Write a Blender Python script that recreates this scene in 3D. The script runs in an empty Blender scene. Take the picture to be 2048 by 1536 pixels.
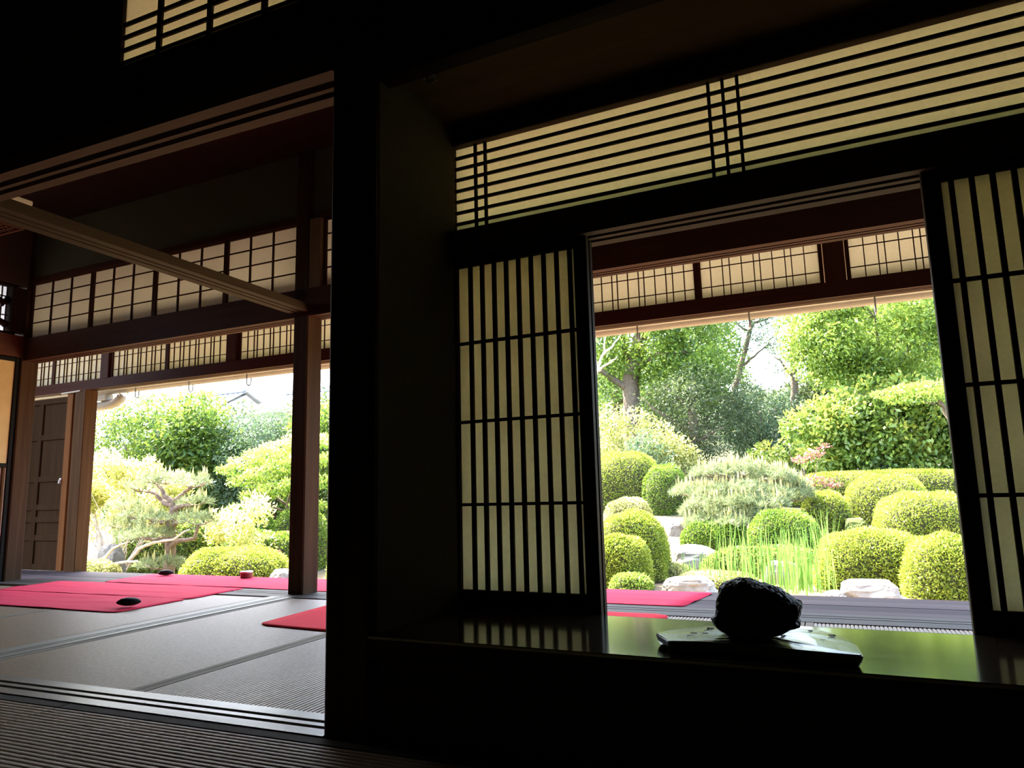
import bpy, math, random
import numpy as np
from mathutils import Matrix, Vector, noise

# ------------------------------------------------------------------ camera, sky, sun, exposure
scene = bpy.context.scene
C = scene.collection
CAM_H = 0.60
YAW, PITCH, ROLL = 0.408605, 0.152867, -0.0246234
_fw = Vector((-math.sin(YAW) * math.cos(PITCH), math.cos(YAW) * math.cos(PITCH), math.sin(PITCH)))
_r0 = Vector((math.cos(YAW), math.sin(YAW), 0)); _u0 = _r0.cross(_fw)
_r = _r0 * math.cos(ROLL) + _u0 * math.sin(ROLL); _u = _u0 * math.cos(ROLL) - _r0 * math.sin(ROLL)
cam_data = bpy.data.cameras.new('camera'); cam = bpy.data.objects.new('camera', cam_data); C.objects.link(cam)
cam_data.sensor_fit = 'HORIZONTAL'; cam_data.sensor_width = 36.0; cam_data.lens = 1427.04 / 2048 * 36
cam_data.clip_start = 0.05; cam_data.clip_end = 300
cam.matrix_world = Matrix(((_r.x, _u.x, -_fw.x, 0), (_r.y, _u.y, -_fw.y, 0), (_r.z, _u.z, -_fw.z, CAM_H), (0, 0, 0, 1)))
scene.camera = cam

SUN_DIR = Vector((-0.55, 0.22, 0.80)).normalized()
world = bpy.data.worlds.new('sky'); scene.world = world; world.use_nodes = True
wn = world.node_tree; wn.nodes.clear()
sky = wn.nodes.new('ShaderNodeTexSky'); sky.sky_type = 'NISHITA'; sky.sun_disc = False
sky.sun_elevation = math.asin(SUN_DIR.z); sky.sun_rotation = math.atan2(SUN_DIR.x, SUN_DIR.y)
sky.air_density = 1.0; sky.dust_density = 4.0; sky.ozone_density = 1.0
bg = wn.nodes.new('ShaderNodeBackground'); bg.inputs['Strength'].default_value = 1.25
wo = wn.nodes.new('ShaderNodeOutputWorld')
wn.links.new(sky.outputs[0], bg.inputs[0]); wn.links.new(bg.outputs[0], wo.inputs[0])
sun_data = bpy.data.lights.new('sun', 'SUN'); sun_data.energy = 25.0; sun_data.angle = math.radians(1.0); sun_data.color = (1.0, 0.95, 0.86)
sun = bpy.data.objects.new('sun', sun_data); C.objects.link(sun)
sun.rotation_euler = SUN_DIR.to_track_quat('Z', 'Y').to_euler(); sun.location = (-8, 6, 14)
vs = scene.view_settings
vs.view_transform = 'Standard'; vs.look = 'None'; vs.gamma = 1.0; vs.use_curve_mapping = False; vs.exposure = 1.05

# ------------------------------------------------------------------ frames of the house
def frame(o, a): return Matrix.Translation(Vector(o)) @ Matrix.Rotation(a, 4, 'Z')
W = Matrix.Identity(4)                    # partition and room
S = frame((0, 0, 0), -0.038435)           # the shoin alcove
F = frame((-3.2, 3.73, 0), -0.02)         # the garden side of the house: x along it, y outwards

# ------------------------------------------------------------------ mesh helpers
class MB:
    def __init__(s): s.v = []; s.f = []
    def box(s, a, b):
        n = len(s.v); x0, y0, z0 = a; x1, y1, z1 = b
        s.v += [(x0,y0,z0),(x1,y0,z0),(x1,y1,z0),(x0,y1,z0),(x0,y0,z1),(x1,y0,z1),(x1,y1,z1),(x0,y1,z1)]
        s.f += [tuple(n+i for i in q) for q in ((0,3,2,1),(4,5,6,7),(0,1,5,4),(1,2,6,5),(2,3,7,6),(3,0,4,7))]
        return s
    def cbox(s, a, b, c=0.004, seg=1):            # box with chamfered edges along its longest axis and ends kept square
        d = [b[i]-a[i] for i in range(3)]; k = d.index(max(d)); i, j = [q for q in range(3) if q != k]
        c = min(c, d[i]*.4, d[j]*.4)
        pr = [(a[i]+c,a[j]),(b[i]-c,a[j]),(b[i],a[j]+c),(b[i],b[j]-c),(b[i]-c,b[j]),(a[i]+c,b[j]),(a[i],b[j]-c),(a[i],a[j]+c)]
        n = len(s.v)
        for e in [a[k]+(b[k]-a[k])*q/seg for q in range(seg+1)]:
            for p in pr:
                q = [0,0,0]; q[i], q[j], q[k] = p[0], p[1], e; s.v.append(tuple(q))
        flip = (k == 1)
        for g in range(seg):
            for q in range(8):
                m = n+8*g; t = (m+q, m+(q+1) % 8, m+8+(q+1) % 8, m+8+q); s.f.append(t[::-1] if flip else t)
        e0 = tuple(n+q for q in range(8)); e1 = tuple(n+8*seg+q for q in range(8))
        s.f += [e0, e1[::-1]] if flip else [e0[::-1], e1]
        return s
    def extr_x(s, prof, x0, x1):           # closed (y,z) profile, counter-clockwise, along x
        n = len(s.v); m = len(prof)
        s.v += [(x0,p[0],p[1]) for p in prof] + [(x1,p[0],p[1]) for p in prof]
        s.f += [(n+i, n+(i+1) % m, n+m+(i+1) % m, n+m+i) for i in range(m)]
        s.f += [tuple(n+i for i in range(m))[::-1], tuple(n+m+i for i in range(m))]
        return s
    def extr_z(s, poly, z0, z1, inset=0):  # closed (x,y) polygon, counter-clockwise
        n = len(s.v); m = len(poly)
        s.v += [(p[0],p[1],z0) for p in poly] + [(p[0],p[1],z1) for p in poly]
        s.f += [(n+i, n+(i+1) % m, n+m+(i+1) % m, n+m+i) for i in range(m)]
        s.f += [tuple(n+i for i in range(m))[::-1], tuple(n+m+i for i in range(m))]
        return s
    def tube(s, pts, radii, seg=8, cap=True):
        pts = [Vector(p) for p in pts]
        if not hasattr(radii, '__len__'): radii = [radii]*len(pts)
        n = len(s.v); ref = Vector((.31,.95,.02))
        for k, p in enumerate(pts):
            d = (pts[min(k+1,len(pts)-1)]-pts[max(k-1,0)]).normalized()
            if abs(d.dot(ref)) > .95: ref = Vector((.9,.1,.3))
            a = d.cross(ref).normalized(); b = d.cross(a).normalized()
            for q in range(seg):
                t = 2*math.pi*q/seg; s.v.append(tuple(p+(a*math.cos(t)+b*math.sin(t))*radii[k]))
        for k in range(len(pts)-1):
            for q in range(seg):
                s.f.append((n+k*seg+q, n+k*seg+(q+1) % seg, n+(k+1)*seg+(q+1) % seg, n+(k+1)*seg+q))
        if cap:
            s.f += [tuple(n+q for q in range(seg))[::-1], tuple(n+(len(pts)-1)*seg+q for q in range(seg))]
        return s
    def mesh(s, name, mat, off=(0,0,0), smooth=False):
        me = bpy.data.meshes.new(name)
        me.from_pydata([(v[0]-off[0], v[1]-off[1], v[2]-off[2]) for v in s.v], [], s.f)
        if smooth: me.shade_smooth()
        me.materials.append(mat); me.update()
        return me
BASE = {}
def tag(o, label=None, cat=None, group=None, kind=None):
    if label: o['label'] = label
    if cat: o['category'] = cat
    if group: o['group'] = group
    if kind: o['kind'] = kind
    return o
def thing(name, label, cat, base=(0,0,0), fr=W, group=None, kind=None):
    o = bpy.data.objects.new(name, None); o.empty_display_size = .1; C.objects.link(o)
    o.matrix_world = fr @ Matrix.Translation(Vector(base)); BASE[o.name] = tuple(base)
    return tag(o, label, cat, group, kind)
def part(name, mb, mat, parent, smooth=False, kind=None, label=None):
    off = BASE[parent.name]
    o = bpy.data.objects.new(name, mb.mesh(name, mat, off, smooth)); C.objects.link(o); o.parent = parent
    BASE[o.name] = off
    return tag(o, label, None, None, kind)
def piece(name, me, parent, loc):          # a repeat that shares mesh data; loc in the frame of the thing
    off = BASE[parent.name]; o = bpy.data.objects.new(name, me); C.objects.link(o); o.parent = parent
    o.location = (loc[0]-off[0], loc[1]-off[1], loc[2]-off[2]); BASE[o.name] = loc
    return o
def solo(name, mb, mat, label, cat, base=None, fr=W, group=None, kind=None, smooth=False):
    if base is None:
        a = np.array(mb.v); base = ((a[:,0].min()+a[:,0].max())/2, (a[:,1].min()+a[:,1].max())/2, a[:,2].min())
    o = bpy.data.objects.new(name, mb.mesh(name, mat, base, smooth)); C.objects.link(o)
    o.matrix_world = fr @ Matrix.Translation(Vector(base)); BASE[o.name] = tuple(base)
    return tag(o, label, cat, group, kind)

# ------------------------------------------------------------------ materials
def new_mat(name):
    m = bpy.data.materials.new(name); m.use_nodes = True; nt = m.node_tree
    return m, nt, nt.nodes['Principled BSDF'], nt.nodes['Material Output']
def N(nt, t, **kw):
    n = nt.nodes.new(t)
    for k, v in kw.items():
        if k in n.inputs: n.inputs[k].default_value = v
        else: setattr(n, k, v)
    return n
def ramp(nt, stops):
    r = nt.nodes.new('ShaderNodeValToRGB'); e = r.color_ramp.elements
    while len(e) < len(stops): e.new(.5)
    for i, (p, c) in enumerate(stops): e[i].position = p; e[i].color = (*c, 1)
    return r
def wood(name, c1, c2, axis='X', rough=.5, scale=1.0, bump=.15, spec=.06, coat=0, rough_var=.1, vary=0):
    m, nt, b, out = new_mat(name)
    tc = N(nt, 'ShaderNodeTexCoord'); mp = N(nt, 'ShaderNodeMapping')
    k = {'X': (1.2, 26, 26), 'Y': (26, 1.2, 26), 'Z': (26, 26, 1.2)}[axis]
    mp.inputs['Scale'].default_value = tuple(q*scale for q in k)
    nt.links.new(tc.outputs['Object'], mp.inputs[0])
    n1 = N(nt, 'ShaderNodeTexNoise', Scale=1.0, Detail=6.0, Roughness=.6, Distortion=.6); nt.links.new(mp.outputs[0], n1.inputs['Vector'])
    r = ramp(nt, [(.25, c1), (.55, tuple((a+d)/2 for a, d in zip(c1, c2))), (.8, c2)])
    nt.links.new(n1.outputs[0], r.inputs[0]); nt.links.new(r.outputs[0], b.inputs['Base Color'])
    if vary:                               # boards differ from one another
        oi = N(nt, 'ShaderNodeObjectInfo'); hs = N(nt, 'ShaderNodeHueSaturation'); vr_ = N(nt, 'ShaderNodeMapRange'); vr_.inputs['To Min'].default_value = 1-vary; vr_.inputs['To Max'].default_value = 1+vary
        nt.links.new(oi.outputs['Random'], vr_.inputs[0]); nt.links.new(vr_.outputs[0], hs.inputs['Value']); nt.links.new(r.outputs[0], hs.inputs['Color']); nt.links.new(hs.outputs[0], b.inputs['Base Color'])
    mr = N(nt, 'ShaderNodeMapRange'); rough = min(.8, rough+.12) if spec < .2 else rough
    mr.inputs['To Min'].default_value = rough-rough_var; mr.inputs['To Max'].default_value = rough+rough_var
    nt.links.new(n1.outputs[0], mr.inputs[0]); nt.links.new(mr.outputs[0], b.inputs['Roughness'])
    if bump:
        bp = N(nt, 'ShaderNodeBump', Strength=bump, Distance=.002); nt.links.new(n1.outputs[0], bp.inputs['Height']); nt.links.new(bp.outputs[0], b.inputs['Normal'])
    b.inputs['Specular IOR Level'].default_value = spec; b.inputs['Coat Weight'].default_value = coat
    return m
def speckle(name, c1, c2, scale=40, rough=.9, bump=.3, dist=.003, spec=.3, detail=6):
    m, nt, b, out = new_mat(name)
    tc = N(nt, 'ShaderNodeTexCoord'); n1 = N(nt, 'ShaderNodeTexNoise', Scale=scale, Detail=float(detail), Roughness=.65)
    nt.links.new(tc.outputs['Object'], n1.inputs['Vector'])
    r = ramp(nt, [(.3, c1), (.7, c2)]); nt.links.new(n1.outputs[0], r.inputs[0]); nt.links.new(r.outputs[0], b.inputs['Base Color'])
    bp = N(nt, 'ShaderNodeBump', Strength=bump, Distance=dist); nt.links.new(n1.outputs[0], bp.inputs['Height']); nt.links.new(bp.outputs[0], b.inputs['Normal'])
    b.inputs['Roughness'].default_value = rough; b.inputs['Specular IOR Level'].default_value = spec
    return m
def paper_mat(name, col, trans=.55):
    m, nt, b, out = new_mat(name)
    tc = N(nt, 'ShaderNodeTexCoord'); n1 = N(nt, 'ShaderNodeTexNoise', Scale=90.0, Detail=5.0, Roughness=.7); nt.links.new(tc.outputs['Object'], n1.inputs['Vector'])
    r = ramp(nt, [(.3, tuple(c*.90 for c in col)), (.7, col)]); nt.links.new(n1.outputs[0], r.inputs[0])
    d = N(nt, 'ShaderNodeBsdfDiffuse'); t = N(nt, 'ShaderNodeBsdfTranslucent'); mx = N(nt, 'ShaderNodeMixShader'); mx.inputs[0].default_value = trans
    nt.links.new(r.outputs[0], d.inputs[0]); nt.links.new(r.outputs[0], t.inputs[0])
    nt.links.new(d.outputs[0], mx.inputs[1]); nt.links.new(t.outputs[0], mx.inputs[2]); nt.links.new(mx.outputs[0], out.inputs[0])
    return m
def leaf_mat(name, cols, trans=.4, rough=.45, spec=.35):
    m, nt, b, out = new_mat(name)
    at = N(nt, 'ShaderNodeAttribute'); at.attribute_name = 'tint'
    k = len(cols); r = ramp(nt, [(i/(k-1), c) for i, c in enumerate(cols)]); nt.links.new(at.outputs['Fac'], r.inputs[0])
    nt.links.new(r.outputs[0], b.inputs['Base Color']); b.inputs['Roughness'].default_value = rough; b.inputs['Specular IOR Level'].default_value = spec
    t = N(nt, 'ShaderNodeBsdfTranslucent'); mx = N(nt, 'ShaderNodeMixShader'); mx.inputs[0].default_value = trans
    nt.links.new(r.outputs[0], t.inputs[0]); nt.links.new(b.outputs[0], mx.inputs[1]); nt.links.new(t.outputs[0], mx.inputs[2]); nt.links.new(mx.outputs[0], out.inputs[0])
    return m

M = {}
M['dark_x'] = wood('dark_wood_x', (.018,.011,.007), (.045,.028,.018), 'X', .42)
M['dark_y'] = wood('dark_wood_y', (.018,.011,.007), (.045,.028,.018), 'Y', .42)
M['dark_z'] = wood('dark_wood_z', (.018,.011,.007), (.050,.030,.019), 'Z', .42)
M['red_x'] = wood('red_brown_wood_x', (.045,.016,.011), (.090,.034,.022), 'X', .5)
M['red_z'] = wood('red_brown_wood_z', (.050,.019,.012), (.10,.040,.026), 'Z', .5)
M['post_z'] = wood('post_wood_z', (.040,.020,.011), (.095,.052,.028), 'Z', .5, bump=.3)
M['tan_y'] = wood('tan_wood_y', (.044,.031,.018), (.066,.047,.028), 'Y', .55)
M['tan_x'] = wood('tan_wood_x', (.070,.044,.031), (.11,.072,.050), 'X', .55)
M['jamb_z'] = wood('jamb_wood_z', (.17,.115,.07), (.25,.18,.115), 'Z', .55)
M['amber_z'] = wood('amber_wood_z', (.055,.024,.009), (.13,.062,.024), 'Z', .5, bump=.3)
M['orange_z'] = wood('orange_wood_z', (.16,.060,.018), (.24,.095,.030), 'Z', .5)
M['door_z'] = wood('old_door_wood', (.034,.016,.006), (.066,.033,.014), 'Z', .6)
M['board_x'] = wood('veranda_board', (.050,.038,.040), (.105,.084,.088), 'X', .62, spec=.07, bump=.25, vary=.35)
M['sill_x'] = wood('sill_wood_x', (.13,.115,.085), (.21,.19,.145), 'X', .40, spec=.24)
M['sill_dark'] = wood('dark_sill_wood_x', (.075,.064,.052), (.12,.105,.088), 'X', .55, spec=.1)
M['sill_y'] = wood('sill_wood_y', (.17,.155,.12), (.27,.25,.20), 'Y', .42, spec=.16)
M['lacquer_x'] = wood('shelf_wood', (.035,.026,.016), (.075,.055,.033), 'X', .11, bump=0, spec=.5, rough_var=.03, scale=.6)
_b = M['lacquer_x'].node_tree.nodes['Principled BSDF']; _b.inputs['IOR'].default_value = 1.95; _b.inputs['Specular Tint'].default_value = (.92,1,.55,1)
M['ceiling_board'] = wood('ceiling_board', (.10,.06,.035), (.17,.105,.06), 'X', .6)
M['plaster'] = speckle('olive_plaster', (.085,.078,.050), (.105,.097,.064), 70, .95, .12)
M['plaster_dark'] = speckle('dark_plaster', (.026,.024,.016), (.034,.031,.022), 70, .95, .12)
M['paper'] = paper_mat('shoji_paper', (.94,.925,.77), .82)
M['paper_white'] = paper_mat('outer_shoji_paper', (.93,.91,.88), .76)
M['tatami'] = speckle('tatami_rush', (.24,.168,.095), (.33,.24,.145), 55, .48, .25, .0006, spec=.31)
M['tatami_old'] = speckle('tatami_rush_old', (.20,.135,.072), (.28,.195,.11), 55, .6, .25, .0006, spec=.2)
M['heri'] = speckle('border_cloth', (.20,.165,.12), (.27,.23,.17), 300, .8, .2, .0005, spec=.15)
M['heri_dark'] = speckle('dark_border_cloth', (.05,.042,.034), (.08,.07,.056), 300, .9, .2, .0005, spec=.05)
def felt(name, col):
    m = speckle(name, tuple(c*.88 for c in col), col, 260, .9, .25, .0008, spec=.06)
    b = m.node_tree.nodes['Principled BSDF']; b.inputs['Sheen Weight'].default_value = .05; b.inputs['Sheen Roughness'].default_value = .4
    b.inputs['Sheen Tint'].default_value = (1, .6, .9, 1)
    return m
M['felt'] = felt('red_felt', (.93, .045, .105))
M['felt_scarlet'] = felt('scarlet_felt', (.93, .022, .042))
M['black_lacquer'] = speckle('black_lacquer', (.008,.007,.006), (.012,.010,.009), 30, .6, .05, spec=.1)
M['gold_paper'] = speckle('gold_paper', (.62,.43,.19), (.70,.50,.24), 8, .7, .05)
M['pebble'] = speckle('black_pebble', (.010,.009,.009), (.022,.020,.020), 60, .65, .1, spec=.1)
M['suiseki'] = speckle('black_rock', (.014,.013,.012), (.040,.038,.034), 35, .55, .7, .004)
M['slate'] = speckle('slate_slab', (.040,.048,.030), (.080,.090,.058), 26, .22, .35, .0012, spec=.45)
M['tin_red'] = speckle('tin_red', (.16,.03,.03), (.2,.04,.04), 40, .4, .05)
M['tin_white'] = speckle('tin_white', (.75,.73,.68), (.8,.78,.74), 40, .5, .05)
M['white_wood'] = speckle('pale_wood', (.68,.60,.47), (.75,.67,.54), 30, .6, .05)
M['metal'] = speckle('grey_metal', (.20,.20,.20), (.28,.28,.28), 40, .45, .05); M['metal'].node_tree.nodes['Principled BSDF'].inputs['Metallic'].default_value = .8
M['gutter'] = speckle('cream_paint', (.38,.33,.27), (.43,.38,.31), 12, .5, .03)
M['eave'] = wood('eave_wood', (.25,.18,.13), (.38,.28,.20), 'Y', .6)

# ------------------------------------------------------------------ structure: profiles with sliding grooves
def track(name, fr, s0, s1, t0, t1, z0, z1, grooves, up, mat, label, cat='sliding track', along='x', kind='structure'):
    """beam with grooves cut in its top (up) or underside; grooves are (ta, tb, depth)"""
    prof = []
    if up:
        prof += [(t0, z0), (t1, z0), (t1, z1)]
        for a, b, d in sorted(grooves, reverse=True): prof += [(b, z1), (b, z1-d), (a, z1-d), (a, z1)]
        prof += [(t0, z1)]
    else:
        prof += [(t0, z1), (t0, z0)]
        for a, b, d in sorted(grooves): prof += [(a, z0), (a, z0+d), (b, z0+d), (b, z0)]
        prof += [(t1, z0), (t1, z1)]
    mb = MB().extr_x(prof, s0, s1)
    if along == 'y':                       # profile coordinate becomes -x, length becomes y
        mb.v = [(-v[1], v[0], v[2]) for v in mb.v]
    return solo(name, mb, mat, label, cat, fr=fr, kind=kind)

# floor ----------------------------------------------------------------------------------
fl = thing('floor', 'tatami mat floor of the dark room and the corridor', 'floor', (0, 0, -.06), kind='structure')
part('subfloor', MB().box((-7.4,-2.6,-.10), (2.6,3.58,-.05)), M['dark_x'], fl)
def mat_mesh(w, l, along, mat):            # ribbed rush surface, ribs along the mat's long side
    prof = [(0,-.045)]; n = int(w/(.0185 if along == 'x' else .0160)); prof2 = []
    for i in range(n):
        a = w*i/n; p = w/n
        prof2 += [(a+p*.05,-.0050), (a+p*.11,-.0016), (a+p*.26,-.0003), (a+p*.50,0), (a+p*.74,-.0003), (a+p*.89,-.0016), (a+p*.95,-.0050)]
    pr = [(0,-.045), (w,-.045)] + prof2[::-1]
    mb = MB().extr_x(pr, 0, l)
    mb.v = [(v[0], v[1], v[2]) if along == 'x' else (-v[1]+w, v[0], v[2]) for v in mb.v]
    return mb.mesh('tatami_mat', mat)
def tatami(x0, x1, y0, y1, along, mat, heri, hw=.032):
    g = .0025; w, l = (y1-y0, x1-x0) if along == 'x' else (x1-x0, y1-y0)
    me = mat_mesh(w-2*g, l-2*g, along, mat)
    o = piece('tatami_mat', me, fl, (x0+g, y0+g, 0))
    for k in (0, 1):
        if along == 'x': a = (0, 0 if k == 0 else w-2*g-hw, -.02); b = (l-2*g, a[1]+hw, .0014)
        else: a = (0 if k == 0 else w-2*g-hw, 0, -.02); b = (a[0]+hw, l-2*g, .0014)
        h = bpy.data.objects.new('cloth_border', MB().box(a, b).mesh('cloth_border', heri)); C.objects.link(h); h.parent = o
for i in range(5): tatami(-3.08+.98*i, -2.10+.98*i, 1.728, 3.60, 'y', M['tatami'], M['heri'])
for i in range(3): tatami(-4.22-.98*i, -3.24-.98*i, 1.728, 3.60, 'y', M['tatami'], M['heri'])
for j in range(3):
    for i in range(3): tatami(-4.13+1.96*i, -2.17+1.96*i, .60-.965*j, 1.563-.965*j, 'x', M['tatami_old'], M['heri_dark'], .038)

# thresholds and head tracks
YP0, YP1 = 1.566, 1.724
track('trim_1', W, -4.6, -1.227, YP0, YP1, -.06, .004, [(1.612,1.632,.012), (1.654,1.674,.012)], True, M['sill_x'],
      'long grooved wooden threshold on the floor left of the big black pillar', 'threshold')
track('trim_2', W, 1.724, 3.62, 3.08, 3.24, -.06, .005, [(3.122,3.136,.010), (3.154,3.168,.010)], True, M['sill_y'],
      'pale grooved floor track running between the mats to the far post', 'threshold', along='y')
track('trim_3', W, -4.6, -1.227, YP0, YP1, 1.84, 1.90, [(1.610,1.640,.018), (1.657,1.683,.018)], False, M['tan_x'],
      'grooved head track high above the long threshold, left of the big black pillar', 'head track')
track('trim_4', W, 1.70, 3.74, 3.08, 3.24, 1.843, 1.893, [(3.125,3.142,.014), (3.172,3.189,.014)], False, M['tan_y'],
      'pale bare wooden beam with grooves crossing the corridor to the far post', 'beam', along='y')
tr = lambda a: None
SL = 4.95                                   # garden side runs from s=-4.4 to s=SL
track('trim_5', F, -2.945, SL, -.11, .15, -.06, .003, [(.005,.018,.010), (.062,.075,.010)], True, M['sill_dark'],
      'long grooved sill between the mats and the veranda boards', 'sill')
# ------------------------------------------------------------------ the dark room shell
def wallbox(name, a, b, mat, label, fr=W, cat='wall'): return solo(name, MB().box(a, b), mat, label, cat, fr=fr, kind='structure')
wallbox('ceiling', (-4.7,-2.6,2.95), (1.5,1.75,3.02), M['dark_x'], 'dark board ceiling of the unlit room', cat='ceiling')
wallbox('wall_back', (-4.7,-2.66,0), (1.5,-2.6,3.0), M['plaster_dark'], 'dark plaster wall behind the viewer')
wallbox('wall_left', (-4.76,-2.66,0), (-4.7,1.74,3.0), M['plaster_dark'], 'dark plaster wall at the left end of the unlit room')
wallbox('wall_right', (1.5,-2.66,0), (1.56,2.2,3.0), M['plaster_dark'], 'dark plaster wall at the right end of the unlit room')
# partition above its head track: beam, plaster, lattice
wallbox('beam', (-4.7,1.562,1.90), (-1.227,1.69,2.10), M['dark_x'], 'broad black beam above the head track and under the small lattice window', cat='beam')
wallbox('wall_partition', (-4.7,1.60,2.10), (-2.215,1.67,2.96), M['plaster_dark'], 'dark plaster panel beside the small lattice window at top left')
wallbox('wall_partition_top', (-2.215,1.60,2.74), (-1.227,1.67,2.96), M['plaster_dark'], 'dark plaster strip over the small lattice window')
pil = MB().cbox((-1.227,1.562,-.02), (-1.078,1.712,2.95), .012)
solo('pillar', pil, M['dark_z'], 'thick square black pillar in the middle of the room', 'pillar', kind='structure')

def lattice(root, s0, s1, t0, t1, z0, z1, stile, top, bot, vbars, hbars, bw, mat_f, mat_b, mat_p, bt=None, paper_t=None, hb=None):
    """a framed paper lattice: stiles, rails, every bar, paper behind the bars"""
    hb = hb or bw; bt = bt or (t0+.004, t1-.010)
    for a, b in ((s0, s0+stile), (s1-stile, s1)): part('stile', MB().cbox((a,t0,z0), (b,t1,z1), .003), mat_f, root)
    part('rail', MB().cbox((s0+stile,t0,z1-top), (s1-stile,t1,z1), .003), mat_f, root)
    part('rail', MB().cbox((s0+stile,t0,z0), (s1-stile,t1,z0+bot), .003), mat_f, root)
    pt = paper_t if paper_t is not None else t1-.008
    if vbars:
        me = MB().box((-bw/2,bt[0],z0+bot), (bw/2,bt[1],z1-top)).mesh('lattice_bar', mat_b)
        for x in vbars: piece('lattice_bar', me, root, (x, 0, 0))
    if hbars:
        me = MB().box((s0+stile,bt[0]+.001,-hb/2), (s1-stile,bt[1]-.001,hb/2)).mesh('cross_bar', mat_b)
        for z in hbars: piece('cross_bar', me, root, (0, 0, z))
    part('paper', MB().box((s0+stile*.5,pt,z0+bot*.5), (s1-stile*.5,pt+.0012,z1-top*.5)), mat_p, root)

w1 = thing('window_1', 'small paper lattice transom at the top left, above the black beam', 'transom window', (-1.76,1.62,2.10), kind='structure')
lattice(w1, -2.215, -1.227, 1.60, 1.645, 2.095, 2.745, .024, .025, .027, [-2.008+.2365*i for i in range(4)][:3],
        [2.157,2.207,2.257,2.308,2.53,2.58,2.63,2.68], .021, M['dark_z'], M['dark_z'], M['paper'], hb=.014, bt=(1.606,1.616), paper_t=1.617)

# ------------------------------------------------------------------ the shoin alcove (frame S)
SD = 1.97
ZS = .258
ys = lambda x: -0.0384*x
solo('shelf', MB().cbox((-1.155,1.52,ZS-.010), (1.40,1.972,ZS), .002, 6), M['lacquer_x'], 'polished dark wooden alcove shelf reflecting the green garden', 'shelf', fr=S, kind='structure')
wallbox('trim_15', (-1.155,1.523,ZS-.06), (1.40,1.56,ZS-.0102), M['dark_x'], 'black front edge of the alcove shelf', fr=S, cat='edge board')
wallbox('wall_below_shelf', (-1.13,1.545,-.04), (1.40,1.575,ZS-.06), M['dark_x'], 'black panel under the polished alcove shelf', fr=S)
track('trim_6', S, -1.20, 1.40, SD+.003, SD+.125, ZS-.12, ZS-.021, [(1.983,2.008,.010), (2.033,2.058,.010)], True, M['dark_x'],
      'dark grooved sill behind the polished shelf', 'sill')
track('trim_7', S, -1.20, 1.40, SD-.006, SD+.125, 1.376, 1.468, [(1.995,2.016,.014), (2.036,2.057,.014)], False, M['tan_x'],
      'grooved lintel above the sliding paper doors of the alcove', 'lintel')
solo('wall_alcove', MB().box((-1.115,1.713,-.02), (-1.0765,2.04,1.84)).box((-1.0779,1.588,-.02), (-1.0765,1.713,1.84)), M['plaster'], 'narrow grey plaster side wall between the pillar and the alcove doors', 'wall', kind='structure')
solo('pillar', MB().cbox((-1.245,SD-.012,-.05), (-1.187,SD+.13,1.86), .006), M['dark_z'], 'slim dark corner post at the left edge of the alcove doors', 'post', fr=S, kind='structure')
solo('pillar', MB().cbox((.695,SD-.012,-.05), (.765,SD+.13,1.86), .006), M['dark_z'], 'slim dark post at the right end of the alcove doors', 'post', fr=S, kind='structure')
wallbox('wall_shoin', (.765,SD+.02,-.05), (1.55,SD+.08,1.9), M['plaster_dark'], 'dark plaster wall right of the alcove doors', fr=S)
wallbox('wall_below_window', (-1.25,SD+.03,-.06), (1.45,SD+.09,ZS-.10), M['dark_x'], 'dark panel under the alcove window sill on the corridor side', fr=S)
wallbox('beam', (-1.245,SD-.008,1.79), (1.40,SD+.13,1.90), M['dark_x'], 'dark beam above the wide lattice transom of the alcove', fr=S, cat='beam')
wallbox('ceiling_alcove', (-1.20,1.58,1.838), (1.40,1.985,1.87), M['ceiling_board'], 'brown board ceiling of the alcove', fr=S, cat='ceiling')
solo('lintel', MB().cbox((-1.16,1.535,1.780), (1.45,1.60,1.90), .006), M['dark_x'], 'dark lintel across the front of the alcove', 'lintel', fr=S, kind='structure')
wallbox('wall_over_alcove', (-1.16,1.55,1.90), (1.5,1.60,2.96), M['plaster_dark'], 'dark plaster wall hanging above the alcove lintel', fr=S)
w2 = thing('window_2', 'wide horizontal-barred paper transom above the alcove opening', 'transom window', (-.25,SD,1.46), fr=S, kind='structure')
lattice(w2, -1.187, .697, SD+.004, SD+.062, 1.462, 1.795, .033, .020, .004, [-1.0755,-1.038,-.300,-.2595,-.2185,.518,.5555],
        [1.503,1.5425,1.582,1.621,1.6605,1.700,1.739], .0085, M['tan_x'], M['dark_x'], M['paper'], bt=(SD+.025,SD+.036), paper_t=SD+.037, hb=.0095)

def shoji(label, s0, s1, t0, bars, group=None):
    d = thing('shoji_door', label, 'sliding door', ((s0+s1)/2, t0+.012, ZS-.030), fr=S)
    lattice(d, s0, s1, t0, t0+.026, ZS-.030, 1.386, .042, .040, .082, bars, [1.088,.831,.570], .0115, M['dark_z'], M['dark_z'], M['paper'], bt=(t0+.004,t0+.017), paper_t=t0+.018, hb=.0095)
    return d
lb = [-1.098+.04375*i for i in range(9)]
shoji('front paper sliding door at the left of the garden opening', -1.187, -.690, 1.983, lb)
shoji('paper sliding door stacked behind the left front door of the alcove', -1.187, -.696, 2.033, [x+.004 for x in lb])
rb = [.268+.0435*i for i in range(9)]
shoji('front paper sliding door at the right of the garden opening', .204, .697, 1.983, rb)
shoji('paper sliding door stacked behind the right front door of the alcove', .208, .697, 2.033, [x-.003 for x in rb])
solo('ceiling_hook', MB().tube([(-1.05,1.66,1.838),(-1.05,1.66,1.815),(-1.035,1.66,1.805),(-1.02,1.66,1.812)], .005).box((-1.07,1.64,1.833),(-1.03,1.68,1.8379)), M['metal'],
     'small grey metal hook under the alcove ceiling beside the pillar', 'hook', fr=S)

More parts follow.
